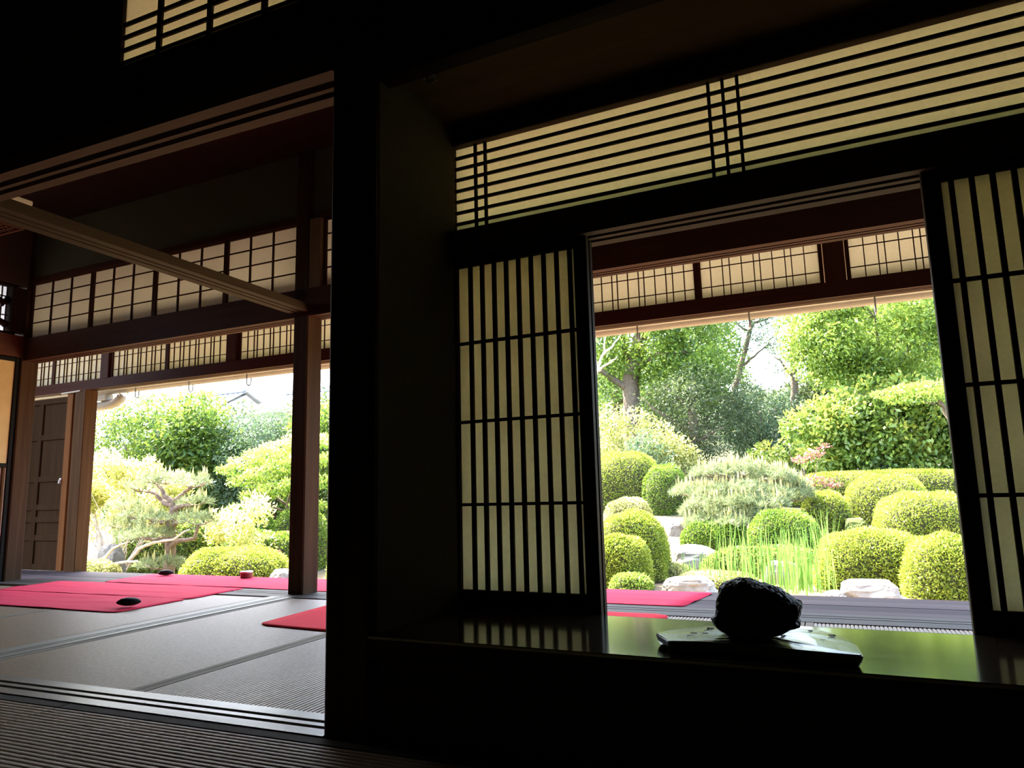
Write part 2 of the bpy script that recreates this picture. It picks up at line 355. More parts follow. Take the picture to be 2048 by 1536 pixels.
# ------------------------------------------------------------------ suiseki rock on its slab
ztop = ZS+.024
slab_pts = [(-.4444,1.6441),(-.4008,1.5741),(-.3535,1.5798),(-.3088,1.5886),(-.2264,1.578),(-.1438,1.5674),(-.085,1.563),(-.0269,1.5589),(-.0239,1.566),(-.0353,1.6571),(-.0653,1.7423),(-.1045,1.7922),(-.1616,1.8031),(-.26,1.79),(-.3581,1.7704),(-.415,1.7054),(-.4427,1.6635)]
def slab_mesh():
    mb = MB(); rng = random.Random(4); cx, cy = -.23, 1.68; m = len(slab_pts)
    rings = [(ZS+.0005,.955),(ZS+.010,.985),(ztop-.003,1.0),(ztop,.985)]
    for z, k in rings:
        for (x, y) in slab_pts: mb.v.append((cx+(x-cx)*k, cy+(y-cy)*k, z+(rng.uniform(-.001,.001) if z > ZS+.005 else 0)))
    for r in range(3):
        for i in range(m): mb.f.append((r*m+i, r*m+(i+1) % m, (r+1)*m+(i+1) % m, (r+1)*m+i))
    mb.f.append(tuple(range(m))[::-1])
    base = 3*m
    for k in (.8,.6,.4,.2):
        n = len(mb.v)
        for (x, y) in slab_pts: mb.v.append((cx+(x-cx)*k, cy+(y-cy)*k, ztop+.001+rng.uniform(-.0012,.0012)))
        for i in range(m): mb.f.append((base+i, base+(i+1) % m, n+(i+1) % m, n+i))
        base = n
    mb.v.append((cx, cy, ztop+.001)); c = len(mb.v)-1
    for i in range(m): mb.f.append((base+i, base+(i+1) % m, c))
    return mb
slab = solo('slate_slab', slab_mesh(), M['slate'], 'flat irregular slate slab on the polished shelf, under the black rock', 'stone slab', fr=S)
marks = MB(); _rr = random.Random(11)      # small carved characters, worn and hardly legible
for (x, y, w_, d_) in ((-.365,1.651,.016,.045),(-.342,1.665,.014,.028),(-.3405,1.721,.018,.045),(-.1295,1.756,.009,.05),(-.0838,1.719,.014,.048),(-.1005,1.664,.010,.04),(-.1794,1.684,.010,.042)):
    for (ax, ay, bx, by) in ((-.5,.45,.5,.45),(-.35,.1,.4,.1),(-.5,-.25,.45,-.25),(0,.5,0,-.5),(-.1,-.1,-.45,-.5),(.15,-.1,.5,-.45),(-.3,.45,-.3,.1))[:_rr.choice((5,6,7))]:
        ax, bx = x+ax*w_, x+bx*w_; ay, by = y+ay*d_, y+by*d_; k = .00035
        dx, dy = bx-ax, by-ay; L_ = math.hypot(dx, dy); nx_, ny_ = -dy/L_*k, dx/L_*k
        marks.extr_z([(ax-nx_,ay-ny_),(bx-nx_,by-ny_),(bx+nx_,by+ny_),(ax+nx_,ay+ny_)], ztop-.001, ztop+.0016)
part('inscription', marks, M['suiseki'], slab, label='worn carved characters')
def rock_mesh(outline, cx, cz, ty, depth, seed, rough=.012, nu=64, nv=26, power=.55, lean=0.0):
    """closed rock from its front outline (x,z) with real depth"""
    ang = [math.atan2(z-cz, x-cx) for x, z in outline]; rad = [math.hypot(x-cx, z-cz) for x, z in outline]
    o = sorted(zip(ang, rad)); A = np.array([a for a, _ in o]); Rr = np.array([r for _, r in o])
    mb = MB(); A2 = np.concatenate([A-2*math.pi, A, A+2*math.pi]); R2 = np.concatenate([Rr]*3)
    for j in range(nv+1):
        ph = -math.pi/2+math.pi*j/nv; c = max(0, math.cos(ph))**power; s_ = math.sin(ph)
        s_ = math.copysign(abs(s_)**.75, s_)
        for i in range(nu):
            th = -math.pi+2*math.pi*i/nu; r = np.interp(th, A2, R2)
            p = Vector((cx+r*c*math.cos(th), ty+depth*s_+lean*r*c*math.sin(th), cz+r*c*math.sin(th)))
            q = p*22+Vector((seed, seed*.7, 0)); n = noise.noise_vector(q)*.6+noise.noise_vector(q*2.7)*.4
            cell = noise.noise(Vector((round(p.x*38+p.z*11), round(p.z*30-p.x*9), seed)))
            p = p+n*rough*(.45+.55*abs(s_))+noise.noise_vector(q*6.5)*rough*.28+Vector((0, cell*rough*.5, 0)); mb.v.append(tuple(p))
    for j in range(nv):
        for i in range(nu): mb.f.append((j*nu+i, j*nu+(i+1) % nu, (j+1)*nu+(i+1) % nu, (j+1)*nu+i))
    return mb
ro = [(-.2996,.3905),(-.2891,.3946),(-.2788,.3975),(-.2659,.4024),(-.2532,.4057),(-.2384,.4049),(-.2301,.4001),(-.2217,.3979),(-.2074,.3946),(-.1956,.3913),(-.1745,.3846),(-.1667,.3788),(-.1611,.3753),(-.148,.3625),(-.1377,.3605),
      (-.1353,.3522),(-.1376,.3413),(-.1415,.3268),(-.1453,.323),(-.1403,.3197),(-.1404,.3125),(-.1573,.3044),(-.1721,.294),(-.1842,.2904),(-.1986,.2876),(-.2159,.2805),(-.2307,.276),(-.2552,.2739),(-.2698,.276),(-.2842,.2825),(-.2988,.289),
      (-.3109,.2971),(-.318,.3054),(-.3228,.3177),(-.3127,.327),(-.3105,.3409),(-.3064,.3562),(-.3037,.3664),(-.3019,.3791)]
rk = rock_mesh(ro, -.23, .335, 1.675, .050, 3.1, .009, 170, 44, power=.26)
rk.v = [(x, y, max(z, ztop+.0022)) for x, y, z in rk.v]
solo('viewing_stone', rk, M['suiseki'], 'rugged black rock displayed on the slate slab', 'rock', fr=S)

# ------------------------------------------------------------------ corridor and garden side of the house (frame F)
solo('pillar', MB().cbox((-.015,0,-.05), (.108,.150,3.02), .008), M['post_z'], 'square post at the far edge of the mats where the pale beam ends', 'post', fr=F, kind='structure')
solo('pillar', MB().cbox((-3.075,-.012,-.05), (-2.935,.125,3.02), .008), M['post_z'], 'square brown post at the far left corner beside the gold panel', 'post', fr=F, kind='structure')
for a in (3.10,): solo('pillar', MB().cbox((a+1.72,0,-.05), (a+1.85,.15,3.02), .008), M['post_z'], 'square post at the far right end of the corridor', 'post', fr=F, kind='structure')
track('trim_8', F, -2.945, SL, .0, .14, 1.812, 2.005, [(.050,.064,.012), (.088,.102,.012)], False, M['red_x'],
      'heavy red-brown lintel between the upper and the lower paper transoms', 'lintel')
wallbox('wall_corridor', (-3.0,.03,2.535), (SL,.11,3.02), M['plaster'], 'olive plaster strip above the upper paper transom', fr=F)
wallbox('ceiling_corridor', (-7.4,1.69,3.0), (2.6,4.0,3.06), M['dark_x'], 'dark ceiling of the corridor', cat='ceiling')
wallbox('wall_corridor_end', (1.75,2.05,-.05), (1.82,3.7,3.02), M['plaster'], 'plaster wall at the right end of the corridor')
wallbox('wall_corridor_back', (-4.76,1.66,2.96), (1.6,1.72,3.02), M['plaster_dark'], 'narrow strip between the two ceilings')
wallbox('wall_corridor_over_alcove', (-1.245,SD+.07,1.86), (1.6,SD+.12,3.02), M['plaster'], 'plaster wall above the alcove on the corridor side', fr=S)
wallbox('wall_left_room', (-7.4,1.60,-.05), (-4.7,1.66,3.02), M['plaster'], 'plaster wall of the left room facing the garden')
wallbox('trim_9', (-2.945,.012,2.49), (SL,.095,2.535), M['red_x'], 'thin red-brown rail on top of the upper paper transom', fr=F, cat='rail')
pan = [-2.945,-2.165,-1.43,-.692,-.015]
def upper(n, s0, s1, label):
    w = thing(f'window_{n}', label, 'transom window', ((s0+s1)/2,.05,2.005), fr=F, kind='structure')
    st = .02; d = (s1-s0-2*st)/3
    lattice(w, s0, s1, .030, .058, 2.003, 2.492, st, .012, .012, [s0+st+d, s0+st+2*d], [2.142,2.262,2.380], .010, M['red_z'], M['red_x'], M['paper_white'], hb=.007)
upper(3, pan[0], pan[1], 'upper paper transom panel next to the far left post')
upper(4, pan[1], pan[2], 'upper paper transom panel second from the far left post')
upper(5, pan[2], pan[3], 'upper paper transom panel third from the far left post')
upper(6, pan[3], pan[4], 'upper paper transom panel left of the far post, partly behind the pale beam')
part_n = 7
solo('trim_10', MB().cbox((.108,.0,2.005), (.205,.09,2.49), .004), M['jamb_z'], 'light wooden jamb strip between the far post and the transom sliver', 'jamb', fr=F, kind='structure')
for i in range(6):
    upper(part_n, .205+.77*i, .205+.77*(i+1), ['upper paper transom sliver between the far post and the big pillar','upper paper transom panel hidden behind the big pillar','upper paper transom panel above the alcove, first hidden one','upper paper transom panel above the alcove, second hidden one','upper paper transom panel above the alcove, third hidden one','upper paper transom panel above the alcove, last hidden one'][i]); part_n += 1

# left end: gold sliding panel, carved transom, side wall
XL = -6.155
fs = thing('fusuma_panel', 'gold paper sliding panel in a black lacquer frame at the far left', 'sliding panel', (XL-.02,3.25,0))
part('panel', MB().box((XL-.032,2.86,.94), (XL-.012,3.742,1.80)), M['gold_paper'], fs)
part('panel', MB().box((XL-.032,2.86,.05), (XL-.012,3.742,.92)), M['white_wood'], fs)
for a, b in ((2.84,2.89),(3.742,3.782)): part('stile', MB().cbox((XL-.04,a,.0), (XL,b,1.84), .004), M['black_lacquer'], fs)
for z in (.0, .915, 1.80): part('rail', MB().cbox((XL-.038,2.88,z), (XL-.004,3.742,z+.035), .004), M['black_lacquer'], fs)
for y in (3.705, 3.56, 3.40, 3.2, 3.0): part('bamboo_strip', MB().cbox((XL-.012,y,.035), (XL+.004,y+.022,.915), .003), M['amber_z'], fs)
wallbox('trim_11', (XL-.09,1.66,1.842), (XL+.022,3.782,2.02), wood('red_brown_wood_y', (.075,.030,.020), (.150,.062,.040), 'Y', .5), 'red-brown lintel above the gold sliding panel', cat='lintel')
wallbox('wall_left_end', (XL-.08,1.66,2.46), (XL+.021,3.782,3.02), M['plaster'], 'plaster wall above the carved transom at the far left')
wallbox('wall_left_low', (XL-.09,1.66,-.05), (XL-.05,3.86,1.86), M['plaster'], 'plaster wall behind the gold sliding panel')
cr = thing('carved_transom', 'dark carved openwork transom above the gold panel at the far left', 'carved transom', (XL-.03,3.3,2.02))
part('rail', MB().cbox((XL-.055,2.8,2.02), (XL-.005,3.72,2.045)), M['dark_y'], cr); part('rail', MB().cbox((XL-.055,2.8,2.43), (XL-.005,3.72,2.46)), M['dark_y'], cr)
part('stile', MB().cbox((XL-.055,3.66,2.045), (XL+.021,3.782,2.43)), M['dark_z'], cr)
for y in (3.50,3.555,3.60,3.64,3.44,3.38): part('lattice_bar', MB().box((XL-.035,y,2.045), (XL-.025,y+.008,2.43)), M['dark_z'], cr)
for z in (2.13,2.34,2.18): part('cross_bar', MB().box((XL-.036,3.2,z), (XL-.024,3.66,z+.008)), M['dark_y'], cr)
part('carving', MB().tube([(XL-.03,3.66,2.10),(XL-.03,3.60,2.13),(XL-.03,3.54,2.10),(XL-.03,3.46,2.14),(XL-.03,3.36,2.12)], [.03,.026,.02,.022,.012]).tube([(XL-.03,3.66,2.32),(XL-.03,3.62,2.28),(XL-.03,3.56,2.33),(XL-.03,3.48,2.35),(XL-.03,3.40,2.33)], [.035,.03,.02,.018,.010]), M['dark_y'], cr, smooth=True)
part('paper', MB().box((XL-.05,2.8,2.045), (XL-.0485,3.66,2.43)), M['paper_white'], cr)
hl = thing('hanging_lattice', 'red-brown wooden lattice hanging below the ceiling at the far left edge', 'lattice panel', (-4.66,2.62,2.30))
for k in range(2):
    part('frame_bar', MB().box((-4.90,2.53+.145*k,2.30), (-4.44,2.545+.145*k,2.325)), M['red_x'], hl)
    part('frame_bar', MB().box((-4.90+.445*k,2.545,2.30), (-4.885+.445*k,2.675,2.325)), M['red_x'], hl)
lm = MB().box((0,2.545,2.303), (.008,2.675,2.318)).mesh('lattice_bar', M['red_x'])
for k in range(11): piece('lattice_bar', lm, hl, (-4.865+.038*k, 0, 0))
lm = MB().box((-4.885,0,2.304), (-4.455,.008,2.317)).mesh('cross_bar', M['red_x'])
for k in range(3): piece('cross_bar', lm, hl, (0, 2.575+.032*k, 0))
for x in (-4.80,-4.55): part('rod', MB().tube([(x,2.61,2.32),(x,2.61,3.0)], .006), M['metal'], hl)
solo('wood_block', MB().cbox((-3.12,1.765,1.893), (-3.075,1.885,1.914), .003), M['white_wood'], 'small pale block lying on the end of the pale wooden beam', 'block')

# veranda
vr = thing('floor_veranda', 'weathered grey-purple veranda boards beyond the sill', 'floor', (0,.4,-.05), fr=F, kind='structure')
te = [.152,.29,.44,.60,.748]
for i in range(4):
    for j, (a, b) in enumerate(((-4.6,-1.7),(-1.7,1.4),(1.4,SL))):
        part('floor_board', MB().cbox((a+.001,te[i]+.0015,-.045), (b-.001,te[i+1]-.0015,-.001-.0012*((i+j) % 2)), .002), M['board_x'], vr)
wallbox('trim_12', (-4.6,.748,-.12), (SL,.785,-.004), M['red_x'], 'thin wooden edge of the veranda facing the garden', fr=F, cat='edge board')
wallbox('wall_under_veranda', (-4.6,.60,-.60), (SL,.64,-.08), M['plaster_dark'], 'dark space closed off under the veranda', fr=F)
# outer line: lintel, struts, fine lattice transoms
T2 = .735
track('trim_13', F, -4.6, SL, T2-.03, T2+.07, 1.668, 1.757, [(T2+.000,T2+.012,.010), (T2+.030,T2+.042,.010)], False, M['red_x'],
      'red-brown outer lintel with sliding grooves above the open garden side', 'lintel')
wallbox('trim_14', (-4.6,T2-.03,2.075), (SL,T2+.07,2.16), M['red_x'], 'upper rail of the outer transom windows', fr=F, cat='rail')
posts = [-4.45,-2.895,-1.31,.22,1.775,3.33,4.90]
fr_pat = [.104,.208,.260,.364,.468,.520,.624,.728,.790,.896]
struts = ['beyond the wooden door','near the wooden door','in the middle of the left view','behind the big pillar','left of the right garden view','in the right garden view','at the far right end']
for k, p in enumerate(posts):
    solo('pillar', MB().cbox((p-.056,T2-.034,1.757), (p+.056,T2+.05,2.075), .004), M['red_z'], f'short red-brown strut between fine lattice transoms, {struts[k]}', 'strut', fr=F, kind='structure')
bayn = ['beyond the wooden door','over the wooden door','at the middle of the left view','behind the far post and the big pillar','behind the alcove doors','in the right garden view','at the far right']
for k in range(6):
    a, b = posts[k]+.060, posts[k+1]-.060; mid = (a+b)/2
    for h, (s0, s1) in enumerate(((a, mid), (mid, b))):
        w = thing(f'window_{part_n}', f'fine paper lattice transom, {"first" if h == 0 else "second"} panel of bay {["one","two","three","four","five","six"][k]} along the veranda', 'transom window', ((s0+s1)/2,T2,1.757), fr=F, kind='structure'); part_n += 1
        st = .024 if (h == 0) else .012
        l, r_ = (s0+.026, s1-.011) if h == 0 else (s0+.011, s1-.026)
        lattice(w, s0, s1, T2-.012, T2+.016, 1.757, 2.075, .022, .010, .010, [l+(r_-l)*q for q in (fr_pat if h == 0 else [1-x for x in fr_pat[::-1]])],
                [1.832,1.955,2.020], .0055, M['red_z'], M['red_x'], M['paper_white'], hb=.0050, bt=(T2-.008,T2+.002), paper_t=T2+.003)
wallbox('wall_veranda_top', (-4.6,T2-.02,2.16), (SL,T2+.05,2.80), M['plaster'], 'plaster strip above the outer transom', fr=F)
wallbox('ceiling_veranda', (-4.6,.11,2.76), (SL,T2+.05,2.80), M['white_wood'], 'board ceiling above the veranda', fr=F, cat='ceiling')
wallbox('wall_veranda_left', (-4.64,-.2,-.05), (-4.6,T2+.05,2.8), M['plaster'], 'plaster wall at the left end of the veranda', fr=F)
wallbox('wall_veranda_right', (SL,-.3,-.05), (SL+.05,T2+.05,2.8), M['plaster'], 'plaster wall at the right end of the veranda', fr=F)
# old wooden door and brown post at the left end of the veranda
solo('pillar', MB().cbox((-3.285,T2-.035,-.01), (-3.13,T2+.09,1.668), .006), M['amber_z'], 'amber-brown post beside the old wooden door, at the edge of the garden view', 'post', fr=F, kind='structure')
wd = thing('wooden_door', 'old panelled wooden door standing open at the left end of the veranda', 'door', (-3.75,T2,.0), fr=F)
for a, b, m_ in ((-4.20,-4.12,'door_z'), (-3.40,-3.315,'orange_z')): part('stile', MB().cbox((a,T2-.03,.002), (b,T2+.01,1.665), .004), M[m_], wd)
part('stile', MB().cbox((-3.82,T2-.022,.02), (-3.76,T2+.005,1.60), .004), M['door_z'], wd)
for z in (.001,.27,.44,.555,.82,1.22,1.57): part('rail', MB().cbox((-4.12,T2-.02,z), (-3.40,T2+.006,z+.055), .004), M['door_z'], wd)
for a, b in ((-4.12,-3.82),(-3.76,-3.40)): part('panel', MB().box((a,T2-.006,.05), (b,T2+.002,1.60)), M['door_z'], wd)
part('latch', MB().tube([(-3.408,T2-.04,.835),(-3.408,T2-.045,.80)], .012).box((-3.42,T2-.04,.80),(-3.396,T2-.03,.85)), M['tin_white'], wd)
wallbox('wall_veranda_side', (-4.6,T2-.005,0), (-4.2,T2+.03,1.67), M['door_z'], 'boards beyond the old wooden door', fr=F)
solo('curtain_rod', MB().tube([(-3.47,T2-.04,1.655),(-3.20,T2-.04,1.662)], .008), M['white_wood'], 'short pale rod under the outer lintel above the wooden door', 'rod', fr=F)

# eaves, gutter, hooks, downpipe
ev = thing('roof_eaves', 'wooden eaves of the temple roof above the veranda', 'roof', (0,1.2,1.9), fr=F, kind='structure')
mb = MB(); mb.extr_x([(T2+.05,2.20),(1.70,1.925),(1.70,1.985),(T2+.05,2.30)], -6.0, SL+1.2); part('soffit_board', mb, M['eave'], ev)
rm = MB().extr_x([(T2+.05,2.13),(1.66,1.872),(1.66,1.925),(T2+.05,2.20)], 0, .05).mesh('rafter', M['eave'])
for k in range(26): piece('rafter', rm, ev, (-5.7+.45*k, 0, 0))
part('roof_cover', MB().extr_x([(.13,2.84),(T2+.06,2.50),(1.74,2.02),(1.74,2.06),(T2+.06,2.56),(.13,2.94)], -6.0, SL+1.2), M['metal'], ev)
part('fascia', MB().box((-6.0,1.66,1.865), (SL+1.2,1.70,1.93)), M['gutter'], ev)
gt = thing('rain_gutter', 'cream half-round rain gutter along the eaves', 'gutter', (0,1.76,1.83), fr=F)
prof = [(1.76+.05*math.cos(t), 1.885+.052*math.sin(t)) for t in [math.pi+math.pi*i/10 for i in range(11)]] + [(1.76+.044*math.cos(t), 1.885+.046*math.sin(t)) for t in [2*math.pi-math.pi*i/10 for i in range(11)]]
part('channel', MB().extr_x(prof, -6.0, SL+1.2), M['gutter'], gt)
bm = MB().tube([(0,1.70,1.915),(0,1.72,1.86),(0,1.76,1.828),(0,1.80,1.86),(0,1.815,1.90)], .004, 6).mesh('bracket', M['metal'])
for k in range(14): piece('bracket', bm, gt, (-5.6+.82*k, 0, 0))
dp = thing('downpipe', 'cream elbow downpipe hanging below the gutter at the left', 'pipe', (-4.1,1.72,1.66), fr=F)
part('elbow', MB().tube([(-5.6,1.72,1.700),(-4.5,1.72,1.700),(-4.25,1.72,1.706),(-4.10,1.72,1.725),(-4.02,1.72,1.765),(-4.0,1.72,1.80)], .052, 14), M['gutter'], dp, smooth=True)
part('outlet_box', MB().cbox((-4.34,1.66,1.755), (-4.20,1.76,1.828), .01), M['gutter'], dp)
hkp = [-3.72,-2.90,-2.09,1.92,2.75,3.57]
hk = ['nearest the downpipe','in the middle of the left garden view','at the right of the left garden view','at the left of the right garden view','in the middle of the right garden view','at the right of the right garden view']
for k, x in enumerate(hkp):
    L = .10 if k < 3 else .085
    pts = [(x-.03,1.69,1.865),(x-.03,1.69,1.84-L*.5)]+[(x-.03*math.cos(t),1.69,1.84-L*.5-.045*math.sin(t)) for t in [math.pi*i/8 for i in range(1,9)]]+[(x+.03,1.69,1.84-L*.2)]
    if k >= 3: pts = [(x,1.69+(p[0]-x),p[2]) for p in pts]
    solo('blind_hook', MB().tube(pts, .006, 6), M['metal'], f'grey U-shaped hook hanging from the eaves, {hk[k]}', 'hook', fr=F, base=(x,1.69,1.86))

# ------------------------------------------------------------------ red felt carpets and what lies on them
def cloth(name, label, pts, mat, z, seed, fr=W, cuts=26, rnd=.05, amp=.003):
    """flat felt with rounded corners, slight waves, 4 mm thick; pts = 4 corners counter-clockwise"""
    mb = MB(); P = [Vector((*p, 0)) for p in pts]; n = cuts; top = {}
    def at(u, v): return P[0]*(1-u)*(1-v)+P[1]*u*(1-v)+P[2]*u*v+P[3]*(1-u)*v
    lu, lv = (P[1]-P[0]).length, (P[3]-P[0]).length
    for lay in (0, 1):
        for j in range(n+1):
            for i in range(n+1):
                u, v = i/n, j/n
                du, dv = min(u,1-u)*lu, min(v,1-v)*lv
                if du < rnd and dv < rnd:      # pull corners in to a rounded outline
                    d = math.hypot(rnd-du, rnd-dv)
                    if d > rnd:
                        k = rnd/d; nu_, nv_ = rnd-(rnd-du)*k, rnd-(rnd-dv)*k
                        u = nu_/lu if u < .5 else 1-nu_/lu; v = nv_/lv if v < .5 else 1-nv_/lv
                p = at(u, v); w = noise.noise(Vector((p.x*2.2, p.y*9, seed)))*amp+noise.noise(Vector((p.x*9, p.y*2, seed+5)))*amp*.4
                e = min(du, dv); zz = z+.0005+max(0, w)+(.0035 if lay else 0)
                if lay and e < 1e-6: zz -= .0012
                mb.v.append((p.x, p.y, zz))
    m = (n+1)*(n+1)
    for j in range(n):
        for i in range(n):
            a = j*(n+1)+i; q = (a, a+1, a+n+2, a+n+1); mb.f += [q[::-1], tuple(m+x for x in q)]
    ring = [i for i in range(n+1)]+[j*(n+1)+n for j in range(1,n+1)]+[n*(n+1)+i for i in range(n-1,-1,-1)]+[j*(n+1) for j in range(n-1,0,-1)]
    for k in range(len(ring)): a, b = ring[k], ring[(k+1) % len(ring)]; mb.f.append((a, b, m+b, m+a))
    return solo(name, mb, mat, label, 'carpet', fr=fr, smooth=True)
cloth('felt_carpet', 'long pink-red felt strip along the veranda boards', [(-2.03,.185),(2.46,.165),(2.53,.72),(-2.13,.745)], M['felt'], .0, 1, F, cuts=40, amp=.006)
cloth('felt_carpet', 'rear half of the wide pink-red felt on the mats at left, reaching the sill', [(-5.60,3.3815),(-3.69,3.3815),(-3.715,3.895),(-5.66,3.915)], M['felt'], .002, 2, W, cuts=34, amp=.006)
cloth('felt_carpet', 'front half of the wide pink-red felt at left, under the black pebble', [(-5.55,2.90),(-3.675,2.868),(-3.69,3.38),(-5.60,3.38)], M['felt'], .002, 3, W, cuts=34, amp=.006)
cloth('felt_carpet', 'scarlet felt strip on the corridor mats, partly behind the big pillar', [(-2.60,2.80),(-.735,2.62),(-.745,3.59),(-2.655,3.58)], M['felt_scarlet'], .002, 4, W, rnd=.07, amp=.002)
def pebble(label, x, y, z, a, b, c, seed, rot=0):
    mb = MB(); nu, nv = 20, 12
    for j in range(nv+1):
        ph = -math.pi/2+math.pi*j/nv
        for i in range(nu):
            t = 2*math.pi*i/nu; d = Vector((math.cos(ph)*math.cos(t), math.cos(ph)*math.sin(t), math.sin(ph)))
            k = 1+.18*noise.noise(d*1.4+Vector((seed,0,0)))
            X, Y = d.x*a*k, d.y*b*k
            mb.v.append((x+X*math.cos(rot)-Y*math.sin(rot), y+X*math.sin(rot)+Y*math.cos(rot), z+c+d.z*c*(1 if d.z > 0 else .98)))
    for j in range(nv):
        for i in range(nu): mb.f.append((j*nu+i, j*nu+(i+1) % nu, (j+1)*nu+(i+1) % nu, (j+1)*nu+i))
    return solo('pebble', mb, M['pebble'], label, 'pebble', smooth=True)
pebble('black pebble weighing down the front corner of the wide felt', -3.775, 3.035, .012, .066, .045, .024, 2.0, .45)
pebble('small dark pebble on the veranda felt at the edge of the garden', -5.06, 4.40, .006, .062, .04, .023, 7.0, .5)
tn = thing('incense_tin', 'round dark red tin with a pale rim on the veranda felt', 'tin', (-4.205,4.41,.006))
def ring_cyl(x, y, z0, z1, r0, r1=None, seg=24):
    r1 = r1 or r0; return MB().tube([(x,y,z0),(x,y,z1)], [r0,r1], seg)
part('body', ring_cyl(-4.205,4.41,.008,.046,.046,.048), M['tin_red'], tn, smooth=False); part('lid', ring_cyl(-4.205,4.41,.046,.056,.049), M['tin_white'], tn)
# ------------------------------------------------------------------ garden
def ground_z(x, y): return -.47+.2*max(0, y-8.8)+.03*noise.noise(Vector((x*.7, y*.7, 0)))-.02
M['soil'] = speckle('garden_soil', (.11,.080,.042), (.22,.17,.10), 5, .95, .6, .02)
def litter(m):                              # leaf litter and moss cover the slope under the trees
    nt = m.node_tree; b = nt.nodes['Principled BSDF']; l = b.inputs['Base Color'].links[0]; src = l.from_socket
    g = N(nt, 'ShaderNodeNewGeometry'); sp = N(nt, 'ShaderNodeSeparateXYZ'); nt.links.new(g.outputs['Position'], sp.inputs[0])
    nz = N(nt, 'ShaderNodeTexNoise', Scale=.8, Detail=4.0); ad = N(nt, 'ShaderNodeMath', operation='MULTIPLY_ADD'); ad.inputs[1].default_value = 3.0
    nt.links.new(g.outputs['Position'], nz.inputs['Vector']); nt.links.new(nz.outputs[0], ad.inputs[0]); nt.links.new(sp.outputs['Y'], ad.inputs[2])
    mr = N(nt, 'ShaderNodeMapRange'); mr.inputs['From Min'].default_value = 12.6; mr.inputs['From Max'].default_value = 14.2; nt.links.new(ad.outputs[0], mr.inputs[0])
    mx = N(nt, 'ShaderNodeMix', data_type='RGBA'); nt.links.new(mr.outputs[0], mx.inputs[0]); nt.links.new(src, mx.inputs[6]); mx.inputs[7].default_value = (.045,.050,.018,1)
    nt.links.new(mx.outputs[2], b.inputs['Base Color'])
litter(M['soil'])
M['moss'] = speckle('moss', (.05,.075,.015), (.11,.13,.03), 20, .95, .6, .01)
M['rock'] = speckle('garden_rock', (.14,.125,.11), (.30,.275,.25), 7, .9, .6, .015)
M['rock_dark'] = speckle('dark_garden_rock', (.10,.09,.08), (.24,.22,.19), 9, .9, .6, .015)
M['bark'] = speckle('bark', (.09,.065,.045), (.20,.15,.105), 16, .95, .9, .02)
M['bark_pine'] = speckle('pine_bark', (.13,.085,.06), (.30,.215,.155), 24, .95, .9, .015)
M['bark_pale'] = speckle('pale_bark', (.40,.33,.26), (.58,.50,.42), 14, .9, .4, .008)
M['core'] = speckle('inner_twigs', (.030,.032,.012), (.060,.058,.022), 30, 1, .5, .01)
M['tile'] = speckle('roof_tile', (.26,.27,.29), (.36,.37,.39), 6, .5, .2)
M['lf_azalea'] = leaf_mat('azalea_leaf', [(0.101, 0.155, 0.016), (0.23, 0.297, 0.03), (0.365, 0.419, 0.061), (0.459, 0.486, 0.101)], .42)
M['lf_azalea_green'] = leaf_mat('azalea_leaf_green', [(0.068, 0.128, 0.018), (0.15, 0.247, 0.03), (0.255, 0.375, 0.045)], .42)
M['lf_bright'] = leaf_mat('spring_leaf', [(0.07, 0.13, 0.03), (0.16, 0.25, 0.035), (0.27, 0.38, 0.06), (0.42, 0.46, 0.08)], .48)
M['lf_hedge'] = leaf_mat('hedge_leaf', [(.04,.085,.015), (.10,.17,.022), (.17,.25,.035), (.28,.31,.05)], .45)
M['lf_mid'] = leaf_mat('evergreen_leaf', [(0.05, 0.095, 0.02), (0.12, 0.2, 0.035), (0.22, 0.32, 0.055), (0.42, 0.4, 0.07)], .40, .35, .5)
M['lf_dark'] = leaf_mat('dark_leaf', [(0.042, 0.06, 0.024), (0.085, 0.118, 0.04), (0.15, 0.19, 0.065)], .32)
M['lf_blue'] = leaf_mat('blue_green_leaf', [(0.05, 0.085, 0.045), (0.1, 0.16, 0.075), (0.17, 0.24, 0.11)], .36)
M['lf_pale'] = leaf_mat('pale_leaf', [(.20,.23,.045), (.34,.36,.10), (.50,.48,.20), (.60,.56,.32)], .45)
M['lf_yellow'] = leaf_mat('yellow_leaf', [(.26,.30,.05), (.44,.46,.09), (.60,.58,.20), (.70,.62,.30)], .45)
M['lf_maple'] = leaf_mat('maple_leaf', [(0.094, 0.175, 0.025), (0.2, 0.325, 0.037), (0.375, 0.45, 0.088), (0.625, 0.562, 0.25)], .5)
M['lf_red'] = leaf_mat('red_maple_leaf', [(.22,.07,.06), (.36,.13,.11), (.45,.22,.18)], .4)
M['needle'] = leaf_mat('pine_needle', [(0.12, 0.16, 0.075), (0.24, 0.29, 0.13), (0.4, 0.45, 0.22)], .25)
M['candle'] = leaf_mat('pine_candle', [(.36,.34,.12), (.52,.48,.22)], .3)
M['reed'] = leaf_mat('reed_blade', [(0.08, 0.19, 0.03), (0.15, 0.29, 0.05), (0.25, 0.38, 0.09)], .45)
M['flower'] = leaf_mat('pink_petal', [(.55,.10,.14), (.70,.22,.24)], .3)

